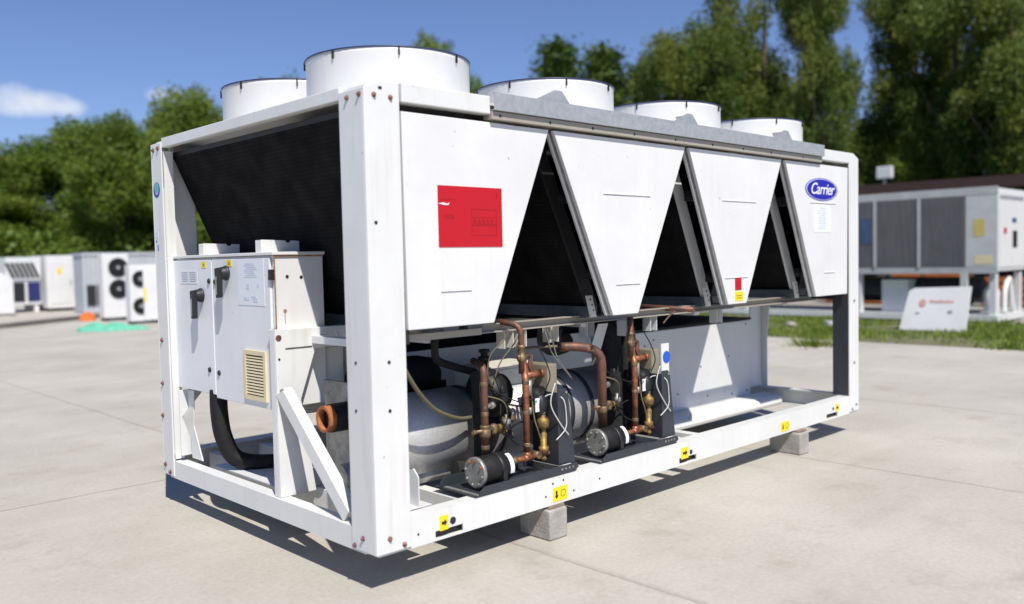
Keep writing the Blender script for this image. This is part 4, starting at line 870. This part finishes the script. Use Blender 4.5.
heap('crumpled_netting', (5.85, 20.1, .005), .92, .5, .22, mat('green_netting', (.13, .50, .34), rough=.7, var=.3, vscale=12), 'crumpled turquoise green netting lying on the yard before the fan units', 'netting', rz=-.66, taper=.75)
heap('orange_sack', (6.85, 25.2, .005), .24, .2, .20, mat('orange_cloth', (.75, .16, .03), rough=.7, var=.2, vscale=10), 'small orange sack on the ground left of the fan units', 'sack')

# ------------------------------------------------------------------ background: right side
rc = empty('large_chiller', (18.0, 2.71, 0), 'long grey chiller with dark coil panels standing on the verge at right', 'chiller')
YL = 9.2
MB().box(.03, .0, 1.14, 1.9, YL, 2.93).build('casing', GREYP, rc, .02)
MB().box(-.005, 0, 2.80, .028, YL, 2.97).build('edge_frame', mat('dull_grey_frame', (.46, .47, .47), rough=.6, var=.15), rc); MB().box(-.005, 0, 1.10, .028, YL, 1.24).build('edge_frame', MATS['dull_grey_frame'], rc)
FINS = mat('grey_fins', (.20, .19, .175), rough=.55, var=.45, vscale=1.5, bstretch=(1, 9, .6))
yy = .66; k = 0
while yy < YL-.2:
    o = MB().box(-.002, yy, 1.245, .026, yy+.94, 2.795).build('coil_panel', FINS, rc)
    b = MB()
    for j in range(24): b.box(-.012, yy+.01+.039*j, 1.25, -.0025, yy+.022+.039*j, 2.79)
    b.build('fin', mat('fin_edge', (.16, .165, .175), rough=.5, var=.2), o)
    MB().box(-.03, yy+.942, 1.245, .026, yy+1.0, 2.795).build('mullion', MATS['dull_grey_frame'], rc)
    yy += 1.002
MB().box(-.0, .0, 1.245, .026, .64, 2.795).build('end_cladding', mat('end_grey', (.55, .56, .56), rough=.6, var=.15), rc, .004)
MB().box(-.004, .26, 1.90, -.001, .48, 2.28).build('yellow_sign', mat('faded_yellow', (.62, .50, .16), rough=.6, var=.2), rc); MB().box(-.004, .10, 1.30, -.001, .46, 1.50).build('rating_plate', CREAMP, rc); MB().box(-.016, 2.72, 1.80, -.0125, 2.98, 2.4).build('blue_poster', mat('faded_blue', (.05, .10, .20), rough=.7, var=.3, vscale=6), rc)
e = MB().box(.08, -.015, 1.22, 1.88, -.002, 2.86).build('end_door', WHITE, rc, .01)
MB().box(.10, -.022, 2.70, 1.7, -.0155, 2.78).build('door_seam', GREYINK, e); MB().box(.35, -.022, 1.95, .52, -.0155, 2.08).build('red_sticker', RED, e); MB().box(.90, -.022, 2.2, 1.2, -.0155, 2.3).build('blue_sticker', MATS['faded_blue'], e); MB().box(.95, -.022, 1.65, 1.25, -.0155, 2.02).build('dark_vent', INK, e)
for y in (.05, 3.0, 6.0, 8.9): MB().box(.05, y, .0, .22, y+.12, 1.10).build('leg', GREYP, rc); MB().box(1.7, y, 0, 1.85, y+.12, 1.10).build('leg', GREYP, rc)
MB().box(.0, .0, .05, 1.9, 9.1, .19).build('skid_rail', GREYP, rc)
MB().lathe((1.0, .5, .70), (0, 1, 0), [(0, .1), (.1, .30), (7.6, .30), (7.7, .1)], 24).build('tank', BLACKM, rc)
MB().lathe((.55, .28, .20), (0, 0, 1), [(0, .12), (.08, .16), (.5, .16), (.62, .08)], 16).build('compressor', GREYP, rc); MB().tube([(.8, .1, .2), (.9, .12, .7), (1.2, .12, .95), (1.35, .12, .4), (1.5, .12, .22)], .06, 8).build('pipe', FRAMEW, rc)
MB().box(.3, 2.0, .20, .9, 2.6, .95).build('control_box', GREYP, rc)
# leaning cover panel
lp = empty('leaning_cover_panel', (15.6, 2.55, 0), 'white cover panel with red lettering leaning upright in the grass before the grey chiller', 'panel')
pl = MB().prism([(0, 0, .02), (0, 1.27, .02), (.24, 1.16, .80), (.26, 1.06, .86), (.26, -.02, .90)], (.05, 0, 0)).build('sheet', WHITE, lp, .006)
MB().box(-.03, .60, .0, .09, .74, 1.10).build('leg', MATS['end_grey'], rc)
mb = MB(); n = 20; nn = Vector((-.88, 0, .26)).normalized()
def onp(y, s): return Vector((.26*s/.87, y, .02+.85*s/.87*1.0))-Vector((.006, 0, 0))
for i in range(1): mb.prism([onp(.86+.07*math.cos(2*math.pi*j/n), .56+.075*math.sin(2*math.pi*j/n)) for j in range(n)], (-.003, 0, 0))
for a_, c_, h_ in ((.72, .665, .05), (.655, .61, .035), (.60, .54, .035), (.53, .49, .05), (.48, .41, .035), (.40, .35, .05), (.34, .27, .035)): mb.prism([onp(a_, .575), onp(c_, .575), onp(c_, .575+h_), onp(a_, .575+h_)], (-.003, 0, 0))
mb.build('red_marks', mat('faded_red', (.66, .34, .28), rough=.5, var=.2), lp)
MB().prism([onp(.98, .34), onp(.90, .34), onp(.90, .37), onp(.98, .37)], (-.003, 0, 0)).prism([onp(.36, .36), onp(.28, .36), onp(.28, .42), onp(.36, .42)], (-.003, 0, 0)).build('small_mark', GREYINK, lp)
# open shed with dark roof edge
sh = empty('open_shed', (26, -14, 0), 'low open sided shed with a dark brown roof edge behind the grey chiller', 'shed')
BROWN = mat('brown_fascia', (.055, .028, .024), rough=.7, var=.2); 
MB().prism([(0, 0, 3.36), (0, 30, 3.50), (0, 30, 3.86), (0, 0, 3.68)], (.10, 0, 0)).build('fascia', BROWN, sh)
MB().prism([(.12, 0, 3.60), (.12, 30, 3.80), (9, 30, 4.0), (9, 0, 3.8)], (0, 0, .05)).build('roof', mat('roof_sheet', (.12, .10, .09), rough=.8, var=.3), sh)
MB().box(8.8, 0, 0, 9.0, 30, 3.7).build('back_wall', mat('shed_wall', (.10, .09, .08), rough=.9, var=.3), sh); MB().box(.3, 0, 0, 9, .15, 3.55).build('end_wall', MATS['shed_wall'], sh)
for j in range(6): MB().box(.15, 1+5.4*j, 0, .35, 1.2+5.4*j, 3.5).build('post', MATS['shed_wall'], sh)
ORG = mat('orange_paint', (.50, .14, .03), rough=.6, var=.25, vscale=4)
for i, (y, z, w_, h_) in enumerate([(5.4, 0, 1.1, .95), (6.7, 0, .8, 1.0), (7.7, 0, 1.0, .8), (8.9, 0, .7, 1.0), (3.6, 0, 1.4, .85)]):
    root = empty('orange_crate', (24.2, y, z), ['orange crate right of centre under the grey chiller', 'orange crate seen under the second coil panel from the end', 'wide low orange crate under the third coil panel', 'narrow orange crate beside the right corner post', 'wide orange crate hidden behind the leaning white panel'][i], 'crate', 'orange crates before the shed')
    b = MB()
    for k in range(4): b.box(0, 0, .05+k*h_/4, .03, w_, .05+k*h_/4+h_*.18)
    b.build('slatted_side', ORG, root); MB().box(.035, .02, .03, .7, w_-.02, h_-.05).build('body', mat('dark_crate', (.12, .05, .02), rough=.8), root)
# low white kerb stone behind verge, seen through the end frame
kb2 = MB().box(18.35, 5.5, 0, 18.5, 14, .10); o = kb2.build('stone_kerb', CONCB, bevel=.01); o['kind'] = 'structure'
# floodlight on a pole
fl = empty('floodlight', (38.0, 13.5, 0), 'small white floodlight on a thin pole above the shed roof', 'floodlight')
MB().cyl((0, 0, 0), (0, 0, 4.95), .05, n=10).build('pole', GREYP, fl); hd = MB().box(-.12, -.36, 4.96, .12, .36, 5.52).build('lamp_head', WHITE, fl, .04)

# ------------------------------------------------------------------ clouds: two small fair weather puffs, part of the sky light
def dirn(px, py):
    v = (f+r2*((px-512)/867.75)-u2*((py-302)/867.75)).normalized(); return v
def add_clouds():
    tc = N(nt, 'ShaderNodeTexCoord'); L = nt.links.new
    nrm = N(nt, 'ShaderNodeVectorMath', operation='NORMALIZE'); L(tc.outputs['Generated'], nrm.inputs[0])
    no = N(nt, 'ShaderNodeTexNoise'); no.inputs['Scale'].default_value = 26; no.inputs['Detail'].default_value = 7; no.inputs['Roughness'].default_value = .6; L(nrm.outputs[0], no.inputs[0])
    total = None
    for px, py, a, b_, st in ((26, 103, .044, .014, .95), (64, 107, .022, .009, .85), (8, 98, .03, .015, .8), (163, 96, .019, .010, .6)):
        c = dirn(px, py); ax = c.cross(Vector((0, 0, 1))).normalized(); up = ax.cross(c)
        def dot_(v):
            d = N(nt, 'ShaderNodeVectorMath', operation='DOT_PRODUCT'); L(nrm.outputs[0], d.inputs[0]); d.inputs[1].default_value = v; return d.outputs['Value']
        def m_(op, x, y=None, z=None):
            n = N(nt, 'ShaderNodeMath', operation=op)
            for i, v in enumerate((x, y, z)):
                if v is None: continue
                if isinstance(v, (int, float)): n.inputs[i].default_value = v
                else: L(v, n.inputs[i])
            return n.outputs[0]
        x = m_('DIVIDE', dot_(ax), a); y = m_('DIVIDE', dot_(up), b_)
        rr = m_('ADD', m_('MULTIPLY', x, x), m_('MULTIPLY', y, y))
        front = m_('GREATER_THAN', dot_(c), 0.5)
        den = m_('MULTIPLY_ADD', no.outputs[0], 2.6, m_('SUBTRACT', -.75, rr))
        mr = N(nt, 'ShaderNodeMapRange'); L(den, mr.inputs[0]); mr.inputs[1].default_value = -.55; mr.inputs[2].default_value = .85; mr.inputs[3].default_value = 0; mr.inputs[4].default_value = st
        v = m_('MULTIPLY', mr.outputs[0], front)
        total = v if total is None else m_('MAXIMUM', total, v)
    mx = N(nt, 'ShaderNodeMix', data_type='RGBA'); L(total, mx.inputs[0]); L(tint.outputs[2], mx.inputs[6]); mx.inputs[7].default_value = (9.0, 9.4, 10.2, 1); L(mx.outputs[2], bg.inputs[0])
add_clouds()
